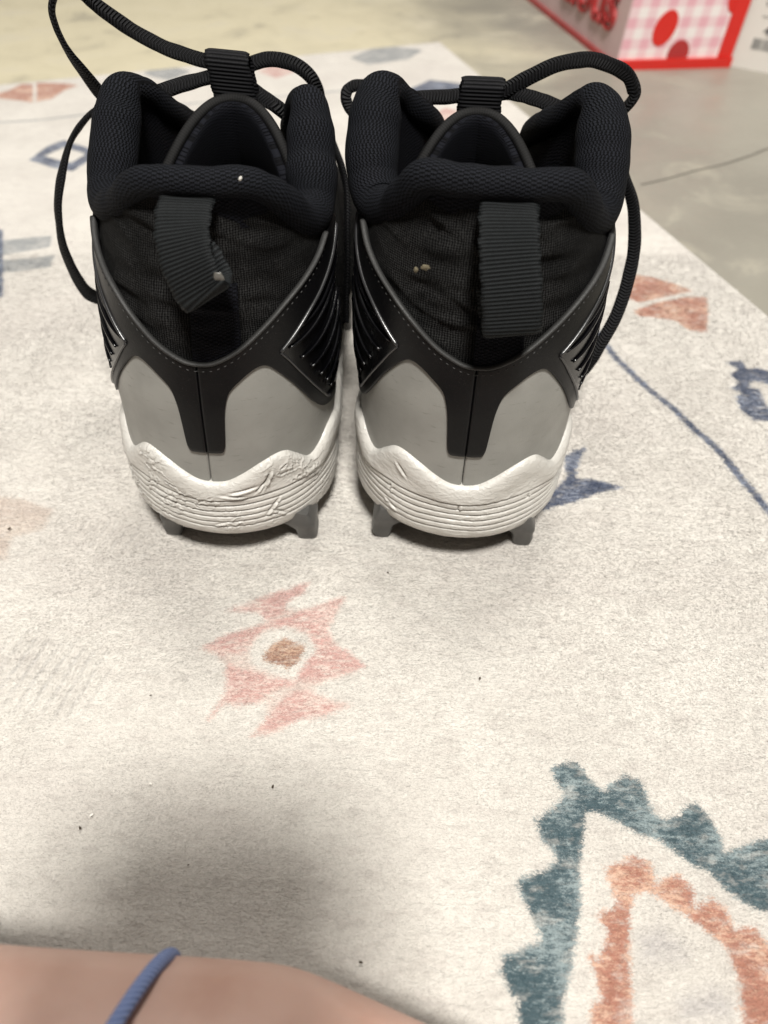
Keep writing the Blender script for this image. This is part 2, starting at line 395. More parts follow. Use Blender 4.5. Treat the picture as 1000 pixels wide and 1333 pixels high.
    patch(A, s, np.asarray(zc(s))*0+np.asarray(zc(s))-.003, np.minimum(.1335, np.interp(np.abs(s), [0, .3, .42, .55, .68, .8, .95], [.1325, .1310, .1265, .1205, .1155, .1130, .112])), 46, -.0010, .0012, .0002, wr)
    A.obj('heel_fabric', M['fabric'], root)
    A = Acc()
    for sg in (-1, 1):
        s = sg*np.linspace(.74, 3, 150); nv = 26; V = []; UV = []
        for ss in s:
            a = abs(ss); z0 = .040
            zt = np.interp(a, [.7, .85, 1.0, 1.1, 1.2, 1.32, 1.5, 1.75, 2, 2.4, 3], [.108, .110, .112, .116, .121, .121, .108, .092, .075, .062, .052])
            xt = np.interp(a, [1.0, 1.2, 1.5, 2, 2.15, 3], [.031, .024, .018, .014, 0, 0])
            B = S(ss, z0, -.0012); yt = S(ss, .1, 0)[1] if a < 2 else .195+.045*(1-math.cos((a-2)*pi/2))
            B = B*np.array([1+.16*np.clip((a-1)/.6, 0, 1), 1, 1]); t = np.linspace(0, 1, nv); k = np.clip((a-1)/.45, 0, 1); k = k*k*(3-2*k)
            zz = z0+(zt-z0)*t
            pa = S(ss, zz, -.0012)
            pb = np.stack([B[0]+(math.copysign(xt, ss)-B[0])*(1-np.cos(t*pi/2))**1.1, B[1]+(yt-B[1])*(1-np.cos(t*pi/2)), z0+(zt-z0)*np.sin(t*pi/2)**1.1], -1)
            V.append(pa*(1-k)+pb*k); UV.append(np.stack([np.full(nv, a*70), zz*1000], -1))
        V = np.array(V).reshape(-1, 3); A.add(V, gridf(len(s), nv), np.array(UV).reshape(-1, 2))
    q = A.obj('upper', M['fabric'], root)
    md = q.modifiers.new('thick', 'SOLIDIFY'); md.thickness = .002; md.offset = 0
    # ---- grey counter panels, left and right of the seam
    se = spec['seam']
    gs = np.unique(np.concatenate([np.linspace(0, .08, 8), np.linspace(.08, .16, 40), np.linspace(.16, .8, 60), np.linspace(.8, 1.6, 30)]))
    for sg in (-1, 1):
        s = se+.0022*sg+sg*gs; A = Acc(); rel = np.abs(s-se)
        patch(A, s, np.asarray(zm(s))-.004, np.asarray(zg(rel))+.0008, 22, .0002, .0014, .0004)
        A.obj('heel_panel', M['grey'], root)
    # ---- black overlay: stem, V band, side strips
    A = Acc()
    for sg in (-1, 1):
        q_ = abs(sg*.405-se); gs2 = np.unique(np.concatenate([np.linspace(.0002, .1, 12), np.linspace(.1, .16, 34), np.linspace(.16, q_, 34)]))
        s = se+sg*gs2; rel = np.abs(s-se)
        patch(A, s, zg(rel), zc(s), 22, .0010, .0012, .0003, lambda ss, z, p, t: p+np.array([0, .0003*math.exp(-((ss-se)/.004)**2), 0]), ends=(True, False))
        s2 = sg*np.linspace(.405, 1.30, 80)
        patch(A, s2, zwu(s2), np.minimum(np.asarray(zc(s2)), np.asarray(zwu(s2))+np.interp(np.abs(s2), [.8, 1.0, 1.3], [.02, .004, .0015])), 9, .0010, .0014, .0003, ends=(False, True))
        s3 = s2[:50]; g3 = np.asarray(zg(np.abs(s3-se)))
        patch(A, s3, g3, np.maximum(np.asarray(zwl(s3)), g3+.0004), 7, .0010, .0014, .0003, ends=(False, True))
    A.obj('heel_overlay', M['tpu'], root)
    # seam thread dashes below the stem and along the piping (uncountable fine stitches)
    A = Acc()
    sg_ = np.linspace(-.78, .78, 3000); pp = S(sg_, np.asarray(zc(sg_))-.0021, .0012)
    d = np.concatenate([[0], np.cumsum(np.linalg.norm(np.diff(pp, axis=0), axis=1))]); k = 0; dd = .001
    while dd < d[-1]-.002:
        a = np.interp([dd, dd+.0007, dd+.0014], d, sg_); zz = np.asarray(zc(a))-.0021; surf_tube(A, a, zz, np.array([.0007, .0011, .0007]), .00016, .00016, 6); dd += .0023
    tag(A.obj('stitching', M['thread'], root), kind='stuff')
    # piping along the V
    A = Acc(); s = np.linspace(-.795, .795, 160); surf_tube(A, s, np.asarray(zc(s))+.0002, .0008, .0006, .0010, 8); A.obj('piping', M['pipe'], root)
    # ---- ribbed glossy side vents
    for sg in (-1, 1):
        s = sg*np.linspace(.40, 1.45, 90); A = Acc()
        patch(A, s, np.minimum(np.asarray(zwl(s))-.004, .0835), np.asarray(zwu(s))+.001, 20, .0001, .001, .0002)
        vent = A.obj('side_vent', M['gloss'], root)
        for i in range(13):
            a0 = np.linspace(0, 1, 16); z_s = .0600+.0052*i
            if z_s > .106: break
            sb = np.interp(z_s, [.056, .0866, .12], [.86, .43, 1.05]); sb = max(sb, .43)
            sr = sb+.02+a0*.42; zr = z_s+.0105*a0**1.5+.0005
            zr = np.minimum(zr, np.asarray(zwu(sr))-.0004)
            keep = zr < np.asarray(zwu(sr))-.0002
            if keep.sum() < 4: continue
            R_ = Acc(); surf_tube(R_, sg*sr, zr, .0005, np.linspace(.00035, .0010, 16), np.linspace(.0004, .0011, 16), 6); R_.obj('rib', M['gloss'], vent)
        A = Acc(); su = sg*np.linspace(.405, 1.25, 60); sl = sg*np.linspace(.405, .80, 36)
        surf_tube(A, su, zwu(su), .0010, .00055, .0007, 8); surf_tube(A, sl, zwl(sl), .0010, .00045, .0006, 8)
        A.obj('vent_trim', M['trim'], root)
    # ---- padded collar
    P = []
    for sg in (-1, 1):
        rows = [(r[0]*sg, r[1], r[2], r[3]) for r in (COLL if (sg < 0 and spec['asym'] > .5) else COLR)]
        P.append(rows)
    pts = np.array(P[0][::-1]+P[1][1:]); 
    asy = spec['asym']; dl, dr = spec['ear']; ge = np.clip((pts[:, 1]-.032)/.022, 0, 1)*np.exp(-(np.maximum(pts[:, 1]-.066, 0)/.02)**2); pts[:, 0] += np.where(pts[:, 0] < 0, dl, dr)*ge; pts[:, 3] *= spec['fat']
    pts[:, 2] += asy*np.clip(pts[:, 0]/.03, -1, 1)*-.0005*np.exp(-((pts[:, 1]-.03)/.02)**2)
    c = cat(pts, 14)
    wob = np.array([fbm(p[:3], 90, 2, sd) for p in c])
    c[:, 2] += wob*.0009; c[:, 3] *= 1+.08*wob
    ear = np.exp(-((c[:, 1]-.062)/.02)**2)
    inward = np.stack([-np.sign(c[:, 0])*np.clip(np.abs(c[:, 0])/.02, 0, 1), .4*np.ones(len(c)), .25+0*c[:, 0]], -1)
    V, f, UV = sweep(c[:, :3], c[:, 3]*(1+.06*ear), c[:, 3]*(1.0), inward, 30, twist=np.full(len(c), -pi/2))
    mesh('collar', V, f, M['collar'], root, UV)
    # lining from the collar down to the insole
    nv = 20; V = []; UV = []
    for r in c[::3]:
        x, y, z, rr = r; a = np.array([x*(1-rr/.04), y+.3*rr*(1 if abs(x) < .025 else 0), z]); t = np.linspace(0, 1, nv)
        b = np.array([x*.75, max(y, .012)+.004, .045]); V.append(a+(b-a)*t[:, None]*np.array([1, 1, 1])); UV.append(np.stack([np.full(nv, y*1000+x*1000), t*80], -1))
    q = mesh('lining', np.array(V).reshape(-1, 3), gridf(len(V), nv), M['lining'], root, np.array(UV).reshape(-1, 2))
    q.modifiers.new('thick', 'SOLIDIFY').thickness = .0015
    mesh('insole', [(x*.9, y*1.0+.003, .046) for x, y, z in S(np.linspace(-2.9, 2.9, 80), .05, -.004)], [tuple(range(80))], M['lining'], root)
    # ---- tongue
    tx, tz = spec['tongue']
    nu, nv = 41, 26; V = []; UV = []
    for i in range(nu):
        u = -1+2*i/(nu-1)
        for j in range(nv):
            t = j/(nv-1)
            y = .093-.020*abs(u)**2.0+.070*(1-t)**1.9*(1-.25*abs(u)); z = .045+(tz-.045)*t**.9-(.019*abs(u)**2.3)*t
            x = tx*t+(.0225+.004*(1-t))*u*(1-.05*t); y += .0016*math.exp(-(u/.12)**2)
            V.append((x, y, z)); UV.append((u*23, t*80))
    q = mesh('tongue', V, gridf(nu, nv), M['lining'], root, UV); md = q.modifiers.new('thick', 'SOLIDIFY'); md.thickness = .004; md.offset = 1
    u = np.linspace(-1, 1, 60); arch = np.stack([tx+.0222*u, .0925-.020*np.abs(u)**2, tz-.019*np.abs(u)**2.3], -1)
    ext0 = arch[0]+(arch[0]-arch[1])*np.array([[6, 6, 6]]); 
    tail = lambda e, g: np.stack([e[0]+g*np.array([.0015, .002, .002]), e[1]+np.array([.001, .006, .016])*.6, e[2]-np.array([.008, .02, .035])], -1)
    arch = np.concatenate([tail(arch[0], -1)[::-1], arch, tail(arch[-1], 1)])
    mesh('tongue_piping', *sweep(cat(arch, 3), .0018, .0018, (0, 1, .3), 12)[:2], M['tpipe'], root, sweep(cat(arch, 3), .0018, .0018, (0, 1, .3), 12)[2])
    # ---- webbing pieces: ribbed ribbon along a path
    def ribbon(name, path, wvec, halfw, th, mat, pitch=1.3, amp=.00022, nw=14, ortho=True):
        P = cat(path, 30); T = np.gradient(P, axis=0); L = np.concatenate([[0], np.cumsum(np.linalg.norm(np.diff(P, axis=0), axis=1))])*1000
        n_ = int(L[-1]/pitch*9); Li = np.linspace(0, L[-1], n_); P = np.stack([np.interp(Li, L, P[:, k]) for k in range(3)], -1)
        T = np.gradient(P, axis=0); T /= np.linalg.norm(T, axis=1)[:, None]
        Wd = np.array([np.interp(np.linspace(0, 1, n_), np.linspace(0, 1, len(wvec)), np.array(wvec)[:, k]) for k in range(3)]).T
        if ortho: Wd = Wd-(Wd*T).sum(1)[:, None]*T
        Wd /= np.linalg.norm(Wd, axis=1)[:, None]; Nn = np.cross(T, Wd); Nn /= np.linalg.norm(Nn, axis=1)[:, None]
        rib = np.sin(Li*2*pi/pitch)*amp; V = []; UV = []
        xs = np.linspace(-1, 1, nw)
        for side in (1, -1):
            for x in (xs if side > 0 else xs[::-1]):
                edge = 1-abs(x)**10*.9
                wob_ = .00012*np.sin(Li*2.1+side)+.00018*np.sin(Li*.9)
                V.append(P+Wd*(halfw*x+wob_*(abs(x) > .9)+rib[:, None].ravel()*.4*(abs(x) > .95)*x)[:, None]+Nn*((th/2+rib)*edge*side)[:, None]); UV.append(np.stack([Li, np.full(n_, (x+1)*halfw*1000)], -1))
        V = np.stack(V, 1).reshape(-1, 3); UV = np.stack(UV, 1).reshape(-1, 2); f = gridf(n_, 2*nw, 0, False, True)
        f.append(tuple(range(2*nw))[::-1]); f.append(tuple(range((n_-1)*2*nw, n_*2*nw)))
        return mesh(name, V, f, mat, root, UV)
    # lace loop on the tongue
    t0 = np.array([tx, .0945, tz]); k = spec['loop_lean']; hh = spec['loop_h']
    lp = [t0+(k*-.003, -.0008, -.009), t0+(0, -.0012, -.002), t0+(k*.006, -.0014, .006), t0+(k*.012, -.0010, hh-.002), t0+(k*.0125, .0015, hh), t0+(k*.012, .0045, hh-.002), t0+(k*.006, .0052, .006), t0+(0, .006, -.003)]
    ribbon('lace_loop', lp, [(1, 0, k*.12)]*2, .0072, .0010, M['loop'], 1.15, .00013, 14, False)
    # heel pull tab
    tp = spec['tab']; ribbon('pull_tab', tp['path'], tp['w'], tp['hw'], .0012, M['tab'], 1.0, .00015, 16)
    # strip of tape that carries the tab down to the V
    A = Acc(); s = np.linspace(tp['strip'][0], tp['strip'][1], 24); patch(A, s, zc(s)+0*s-.001, np.full(24, .108), 40, .0003, .0012, .0002, lambda ss, z, p, t: wr(ss, z, p, t))
    A.obj('tab_backing', M['lining'], root)
    # cross laces down the throat (hidden mostly)
    for i in range(4):
        y = .122+.020*i; z = .093-.011*i; L_ = cat([(-.018, y-.004, z-.006), (-.010, y, z+.003), (0, y+.002, z+.0055), (.010, y, z+.003), (.018, y-.004, z-.006)], 8)
        v, f, uv = sweep(L_, .0030, .0011, (0, -.2, 1), 14); mesh('lace', v, f, M['lace'], root, uv)
    return root
def lace(root, pts, w=.0025, t=.00105, up=(0, -.75, .55), tw=None):
    """braided lace through world points; kept as a child of its shoe"""
    P = cat(pts, 16); n = len(P); sdl = float(pts[0][0])*97
    P = P+np.array([[mnoise.noise(Vector((i*.07+sdl, c*5., 0)))*.0004 for c in range(3)] for i in range(n)])
    w = w*(1+np.array([.10*mnoise.noise(Vector((i*.12, sdl, 3.))) for i in range(n)])); w[:6] *= np.linspace(.6, 1, 6)
    if tw is not None: tw = np.interp(np.linspace(0, 1, n), np.linspace(0, 1, len(tw)), tw)
    v, f, uv = sweep(P, w, t, up, 16, twist=tw, power=2.6)
    bpy.context.view_layer.update(); inv = np.array(root.matrix_world.inverted()); v = v@inv[:3, :3].T+inv[:3, 3]
    return mesh('lace', v, f, M['lace'], root, uv)

TABL = dict(path=[(.000, .0115, .1310), (.000, .0060, .1295), (.0005, -.0005, .1262), (.0025, -.0060, .1212), (.0055, -.0090, .1162), (.0072, -.0090, .1142), (.0070, -.0055, .1135), (.0058, -.001, .1145), (.0035, .0015, .117), (.001, .003, .119)],
            w=[(1, 0, .02), (1, .02, .05), (1, .02, .25), (1, .02, .50), (1, .03, .75), (1, .03, .7), (1, .0, .5), (1, 0, .2)], hw=.0073, strip=(-.03, .21))
TABR = dict(path=[(.003, .0115, .1305), (.003, .0060, .1285), (.0035, -.0010, .1235), (.0048, -.0065, .1160), (.0060, -.0090, .1080), (.0064, -.0085, .1045), (.0062, -.0050, .1032), (.0060, -.001, .105), (.005, .0010, .108), (.004, .003, .112)],
            w=[(1, 0, -.02), (1, .02, .08), (1, .02, .12), (1, .02, .16), (1, .02, .16), (1, 0, .1)], hw=.0077, strip=(-.03, .20))
L = build_shoe('left boot with scuffed white heel rim and pull tab twisted sideways with a glue spot',
    dict(o=(-.0595, .188, .0007), yaw=math.radians(-1), roll=math.radians(3.5), seed=3.1, scuff=1.0, seam=-.015, asym=1, ear=(-.0005, -.0015), wide=.935, fat=.96, studs=(-.0205, .0292), tongue=(.000, .1303), loop_lean=-.18, loop_h=.0130, tab=TABL,
         nicks=[(.33, .026, .004, .9, .0007), (.36, .022, .003, -.7, .0006), (.02, .0205, .002, .3, .0005), (-.42, .030, .0035, 1.2, .0006), (.16, .0365, .005, .15, .0006), (.10, .0345, .004, -.2, .0005), (.3, .039, .004, 1.2, .0007), (.27, .037, .003, .8, .0007)]))
R = build_shoe('right boot with cleaner white heel rim and straight pull tab beside a small tan stain',
    dict(o=(.0252, .186, .0007), yaw=math.radians(-4), roll=math.radians(1.5), seed=8.4, scuff=.28, seam=-.008, asym=-.3, ear=(-.0060, .0030), wide=1.0, fat=1.04, studs=(-.0265, .0255), tongue=(-.003, .1265), loop_lean=0.05, loop_h=.0095, tab=TABR,
         nicks=[(-.42, .030, .0018, 1.5, .0005), (-.42, .022, .003, -.5, .0006), (0, .0315, .0012, 1.5, .0004), (.42, .031, .0012, 1.4, .0004), (-.36, .0405, .003, -.9, .0006)]))
def W_(pts): return [PXY(*p) for p in pts]
# left shoe laces (u, v, distance): bow loop, knot strands, hanging end
lace(L, W_([(400, 260, .33), (412, 200, .318), (418, 150, .31), (410, 110, .305), (385, 84, .303), (350, 77, .301), (318, 85, .2975), (288, 82, .296), (257, 76, .2965), (215, 62, .300), (170, 38, .302), (130, 10, .300), (100, -12, .296), (76, -14, .29), (68, 15, .288), (82, 55, .29), (108, 92, .295), (135, 125, .30), (165, 150, .31)]), tw=[.0, .4, .2, 0, 0, 0, .2, .2, .4, 1.2, 1.3, .6, .3])
lace(L, W_([(150, 160, .30), (185, 126, .285), (215, 117, .285), (257, 104, .292), (288, 102, .2965), (320, 112, .292), (345, 128, .287), (362, 140, .284), (385, 160, .29)]))
lace(L, W_([(175, 135, .31), (150, 135, .308), (118, 148, .302), (92, 185, .295), (78, 240, .285), (76, 285, .28), (86, 330, .279), (105, 370, .281), (128, 388, .286), (160, 392, .30)]), tw=[.6, .9, 1.3, .7, .9, .5, 0, .3], w=.0026)
lace(L, W_([(195, 128, .30), (215, 150, .295), (235, 168, .290), (250, 185, .288)]))
lace(L, W_([(418, 160, .315), (432, 185, .31), (446, 220, .30), (452, 270, .29), (452, 340, .28), (450, 420, .27)]), tw=[1.2, 1.3, 1.2])
# right shoe laces
lace(R, W_([(515, 136, .284), (545, 128, .286), (580, 126, .290), (605, 124, .2925), (632, 124, .2945), (660, 116, .2945), (690, 100, .295), (725, 84, .296), (762, 78, .298), (795, 84, .300), (818, 100, .300), (826, 122, .298), (815, 140, .298), (796, 148, .300), (770, 155, .31)]), tw=[0, 0, 0, .1, .3, .2, .2, .7, 1.0, .7, .2])
lace(R, W_([(620, 122, .298), (660, 121, .296), (690, 126, .291), (715, 135, .286), (745, 146, .281), (765, 158, .29)]))
lace(R, W_([(505, 118, .31), (480, 111, .308), (460, 112, .306), (450, 122, .304), (455, 140, .302), (470, 158, .300), (480, 180, .30)]), w=.002)
lace(R, W_([(793, 150, .31), (800, 185, .305), (812, 225, .298), (824, 270, .288), (826, 320, .279), (815, 375, .270), (795, 425, .263), (772, 465, .260), (757, 485, .262)]), tw=[1.3, 1.2, 1.0, .6, .5, .8], w=.0026)
lace(R, W_([(545, 165, .29), (562, 180, .287), (575, 200, .284), (580, 230, .29)]))
lace(R, W_([(540, 200, .285), (552, 188, .288), (566, 182, .292), (580, 190, .30)]), w=.002)
# dirt and glue marks
def blob(name, p, rx, rz, mat, parent, seed, tilt=0.):
    bm = bmesh.new(); bmesh.ops.create_icosphere(bm, subdivisions=3, radius=1)
    for v in bm.verts:
        k = 1+.45*mnoise.noise(v.co*1.8+Vector((seed, 0, 0))); v.co = Vector((v.co.x*rx*k, v.co.y*.0004, v.co.z*rz*k))
    me = bpy.data.meshes.new(name); bm.to_mesh(me); bm.free(); me.materials.append(mat); me.polygons.foreach_set('use_smooth', [True]*len(me.polygons))
    o = bpy.data.objects.new(name, me); col.objects.link(o); o.parent = parent; o.location = p; o.rotation_euler = (0, tilt, 0); return o
blob('glue_spot', (.0108, -.0094, .1205), .0014, .0011, M['glue'], L, 1, .4)
MT = mat_plastic('dried_mud', (.12, .10, .06), .8, .5, .0002)
blob('mud_spot', (-.0175, .0062, .1140), .0012, .0008, MT, R, 2)
blob('mud_spot', (-.0200, .0075, .1125), .0006, .0008, MT, R, 5)

LN = mat_plastic('pale_lint', (.6, .58, .54), .8, .1)
blob('lint', tuple((np.array(PXY(310, 237, .1965))-np.array([-.0595, .188, 0]))-np.array([.0078, 0, -.0015])),   .00035, .0006, LN, L, 4, .5)
# ============================================================ RUG
NM = {}
Cc = PXZ(573, 54, 0)[:2]; e2 = PXZ(1000, 410, 0)[:2]-Cc; e2 /= np.linalg.norm(e2); e1 = PXZ(0, 110, 0)[:2]-Cc; e1 /= np.linalg.norm(e1)
av = np.concatenate([[0, .0003, .001], np.arange(.0025, .62, .0015), np.arange(.625, 1.3, .012)]); bv = np.concatenate([[0, .0003, .001], np.arange(.003, .36, .0022), np.arange(.362, 1.02, .0014), np.arange(1.025, 1.7, .012)])
A_, B_ = np.meshgrid(av, bv, indexing='ij')
XY = Cc+A_[..., None]*e1+B_[..., None]*e2
XY = XY.reshape(-1, 2); nA, nB = A_.shape
def polyd(poly, pts):
    """signed distance (m), positive inside"""
    poly = np.asarray(poly); lo = poly.min(0)-.012; hi = poly.max(0)+.012
    out = np.full(len(pts), -.02); sel = np.where(((pts > lo) & (pts < hi)).all(1))[0]
    if not len(sel): return out
    p = pts[sel]; d = np.full(len(p), 1e9); ins = np.zeros(len(p), bool)
    for a, b in zip(poly, np.roll(poly, -1, 0)):
        ab = b-a; t = np.clip(((p-a)@ab)/(ab@ab+1e-15), 0, 1); q = a+t[:, None]*ab; d = np.minimum(d, np.linalg.norm(p-q, axis=1))
        c = ((a[1] > p[:, 1]) != (b[1] > p[:, 1])); xi = (b[0]-a[0])*(p[:, 1]-a[1])/(b[1]-a[1]+1e-15)+a[0]; ins ^= c & (p[:, 0] < xi)
    out[sel] = np.where(ins, d, -d); return np.maximum(out, -.02)
def lined(pl, w, pts):
    out = np.full(len(pts), -.02)
    for a, b in zip(pl[:-1], pl[1:]):
        a = np.asarray(a); b = np.asarray(b); ab = b-a; t = np.clip(((pts-a)@ab)/(ab@ab), 0, 1)
        out = np.maximum(out, w/2-np.linalg.norm(pts-(a+t[:, None]*ab), axis=1))
    return np.maximum(out, -.02)
def U(pts, ox=0, oy=0, s=1.): return np.array([PXZ(ox+x/s, oy+y/s, 0)[:2] for x, y in pts])
def z2(p): return U(p, 620, 940, 2.632)
def zp(p): return U(p, 220, 720, 3.333)
def zr(p): return U(p, 700, 300, 3.333)
def zl(p): return U(p, 0, 0, 4.445)
def un(*a): return np.maximum.reduce(a)
teal = polyd(z2([(255, 155), (340, 130), (405, 210), (435, 235), (468, 206), (515, 181), (562, 200), (602, 290), (612, 324), (650, 335), (700, 320), (704, 320), (712, 292), (754, 280), (802, 322), (844, 402), (850, 448), (900, 430), (960, 410), (1000, 400), (1150, 350), (1250, 480), (1300, 900), (1100, 720), (1000, 655), (930, 625), (860, 580), (800, 510), (740, 490), (640, 410), (560, 385), (480, 340), (420, 310), (380, 310), (370, 400), (355, 520), (360, 620), (350, 720), (330, 850), (300, 960), (290, 1200), (180, 1200), (140, 950), (90, 870), (85, 810), (170, 770), (230, 740), (200, 690), (170, 620), (135, 545), (240, 510), (285, 470), (225, 400), (205, 340), (260, 300), (310, 250), (270, 200)]), XY)
rust = un(polyd(z2([(445, 500), (545, 455), (600, 480), (620, 560), (640, 535), (700, 525), (750, 580), (745, 640), (820, 605), (860, 640), (885, 710), (960, 700), (1000, 760), (1100, 850), (1200, 1200), (920, 1200), (910, 900), (860, 770), (800, 720), (700, 650), (640, 610), (590, 580), (545, 590), (530, 650), (530, 800), (540, 920), (530, 1200), (380, 1200), (400, 970), (440, 950), (405, 840), (380, 790), (430, 810), (440, 760), (455, 730), (415, 650), (480, 640), (480, 600), (450, 540)]), XY),
          polyd(zr([(395, 290), (415, 185), (500, 200), (600, 230), (672, 262), (540, 290), (440, 312)]), XY), polyd(zr([(418, 345), (520, 312), (650, 288), (735, 290), (742, 350), (735, 440), (660, 430), (600, 390), (500, 375), (440, 370)]), XY),
          polyd(zl([(-40, 545), (60, 520), (130, 485), (190, 490), (190, 597), (130, 585), (0, 570)]), XY), polyd(zl([(212, 480), (300, 482), (390, 487), (455, 498), (370, 530), (300, 575), (212, 590)]), XY))
pink = un(polyd(zp([(250, 245), (400, 185), (520, 150), (612, 118), (585, 170), (500, 215), (520, 255), (420, 285), (390, 250), (300, 250)]), XY),
          polyd(zp([(140, 405), (240, 350), (400, 310), (560, 255), (765, 188), (735, 240), (720, 290), (690, 330), (720, 390), (780, 425), (862, 487), (760, 520), (640, 560), (552, 548), (600, 460), (650, 420), (600, 340), (520, 310), (430, 320), (370, 370), (340, 430), (230, 440), (170, 410)]), XY),
          polyd(zp([(250, 470), (330, 500), (480, 540), (560, 560), (440, 600), (400, 640), (300, 660), (240, 640), (165, 730), (250, 600)]), XY), polyd(zp([(480, 640), (560, 590), (640, 600), (700, 640), (795, 655), (690, 695), (560, 720), (440, 780), (360, 790), (430, 710)]), XY),
          polyd(U([(335, 92), (360, 80), (388, 92), (360, 102)]), XY), polyd(U([(545, 160), (580, 140), (615, 150), (590, 175), (560, 178)]), XY))
pinkpale = np.minimum(polyd(zp([(140, 405), (260, 350), (400, 300), (500, 230), (560, 245), (765, 188), (735, 250), (690, 330), (740, 400), (862, 487), (760, 530), (640, 570), (640, 600), (795, 655), (690, 700), (560, 720), (440, 780), (360, 790), (430, 710), (420, 650), (300, 665), (240, 650), (165, 730), (250, 600), (250, 480), (200, 430)]), XY),
    -polyd(zp([(500, 318), (600, 345), (645, 410), (600, 480), (540, 545), (450, 520), (360, 480), (350, 420), (400, 345)]), XY))
brown = polyd(zp([(500, 362), (598, 400), (560, 480), (520, 497), (408, 462), (430, 410)]), XY)
grmark = un(polyd(U([(820, 1210), (860, 1195), (910, 1230), (900, 1262), (830, 1262)]), XY)-.002, polyd(U([(875, 1290), (930, 1275), (970, 1300), (960, 1340), (880, 1340)]), XY)-.002)
stain = un(polyd(U([(-30, 640), (30, 645), (75, 660), (60, 690), (20, 700), (10, 735), (-30, 720)]), XY)-.0015)
ln = zr([(205, 380), (250, 430), (350, 560), (480, 680), (600, 780), (700, 880), (790, 960), (880, 1070), (1000, 1210)]); dv = (ln[-1]-ln[-3]); ln = np.vstack([ln, ln[-1]+dv*3])
navy = un(lined(ln, .0036, XY), polyd(zr([(120, 970), (215, 932), (170, 1030), (168, 1065), (240, 1075), (385, 1112), (250, 1140), (170, 1170), (70, 1197), (-60, 1240), (60, 1130), (125, 1070)]), XY),
          polyd(zr([(815, 568), (885, 562), (915, 600), (965, 595), (1080, 640), (1060, 680), (940, 652), (915, 680), (965, 690), (995, 760), (1060, 830), (940, 826), (880, 780), (862, 725), (890, 705), (835, 685), (880, 660), (835, 625), (870, 600)]), XY),
          polyd(zl([(165, 925), (270, 850), (370, 808), (470, 840), (600, 885), (500, 945), (420, 995), (290, 965)]), XY)-1e3*0, polyd(U([(528, 118), (560, 104), (620, 112), (640, 122), (590, 126), (545, 126)]), XY), polyd(U([(-40, 280), (4, 300), (5, 385), (-40, 410)]), XY))
hole = polyd(zl([(255, 905), (370, 850), (500, 890), (415, 945)]), XY); navy = np.minimum(navy, -hole)
greyl = un(lined(U([(-120, 172), (0, 160), (60, 155), (127, 147), (300, 130), (450, 118), (530, 110)]), .0035, XY), polyd(U([(-40, 318), (20, 312), (68, 308), (66, 322), (10, 332), (-40, 335)]), XY), polyd(U([(-40, 345), (20, 338), (72, 332), (66, 348), (20, 354), (-40, 358)]), XY), polyd(U([(185, 95), (210, 84), (250, 92), (220, 106)]), XY), polyd(U([(455, 75), (500, 58), (550, 66), (530, 78), (480, 84)]), XY))
# --- rug relief
def vnoise(p, s, seed=0, o=2): return np.array([mnoise.fractal(Vector((x*s+seed, y*s, seed*.3)), 1., 2., o) for x, y in p])
cn_a = np.linspace(0, 1.3, 130); cn_b = np.linspace(0, 1.7, 170)
def coarse(s, seed, o=2):
    g = np.array([[mnoise.fractal(Vector((a*s+seed, b*s, seed*.3)), 1., 2., o) for b in cn_b] for a in cn_a])
    ia = np.clip(np.interp(A_.ravel(), cn_a, np.arange(130)), 0, 128.999); ib = np.clip(np.interp(B_.ravel(), cn_b, np.arange(170)), 0, 168.999)
    i0 = ia.astype(int); j0 = ib.astype(int); fa = ia-i0; fb = ib-j0
    return g[i0, j0]*(1-fa)*(1-fb)+g[i0+1, j0]*fa*(1-fb)+g[i0, j0+1]*(1-fa)*fb+g[i0+1, j0+1]*fa*fb
zr_ = .0009*coarse(9, 2.)+.0007*coarse(28, 5.)+.00025*coarse(70, 8.)
# diagonal combed ridges at the left of the rug
cR = PXZ(55, 880, 0)[:2]; dR = PXZ(95, 820, 0)[:2]-PXZ(20, 930, 0)[:2]; dR /= np.linalg.norm(dR); nR = np.array([-dR[1], dR[0]]); q = XY-cR
ridge_env = np.exp(-((q@nR)/.024)**4)*np.exp(-((q@dR)/.015)**4)+.5*np.exp(-(((XY-PXZ(150, 700, 0)[:2])@nR)/.018)**4-(((XY-PXZ(150, 700, 0)[:2])@dR)/.008)**4)
edge = np.minimum(A_.ravel(), B_.ravel())
zz = np.where(edge < .0002, -.006, np.where(edge < .0008, -.0012, 0))+zr_*(edge > .003)
V = np.column_stack([XY, zz])
me = bpy.data.meshes.new('rug_pile'); nV = len(V)
me.vertices.add(nV); me.vertices.foreach_set('co', V.astype(np.float32).ravel())
ii, jj = np.meshgrid(np.arange(nA-1), np.arange(nB-1), indexing='ij'); a = (ii*nB+jj).ravel()
F = np.stack([a, a+1, a+nB+1, a+nB], -1)
n_ = len(F); me.loops.add(n_*4); me.loops.foreach_set('vertex_index', F.ravel().astype(np.int32)); me.polygons.add(n_); me.polygons.foreach_set('loop_start', (np.arange(n_)*4).astype(np.int32)); me.polygons.foreach_set('use_smooth', np.ones(n_, bool))
me.update(); me.validate()
for nm, arr in (('teal', teal), ('rust', rust), ('pinkpale', pinkpale), ('pink', pink), ('brown', brown), ('stain', stain), ('navy', navy), ('greyl', greyl), ('smudge', grmark), ('ridge', ridge_env/1000)):
    at = me.attributes.new(nm, 'FLOAT', 'POINT'); at.data.foreach_set('value', (arr*1000).astype(np.float32))
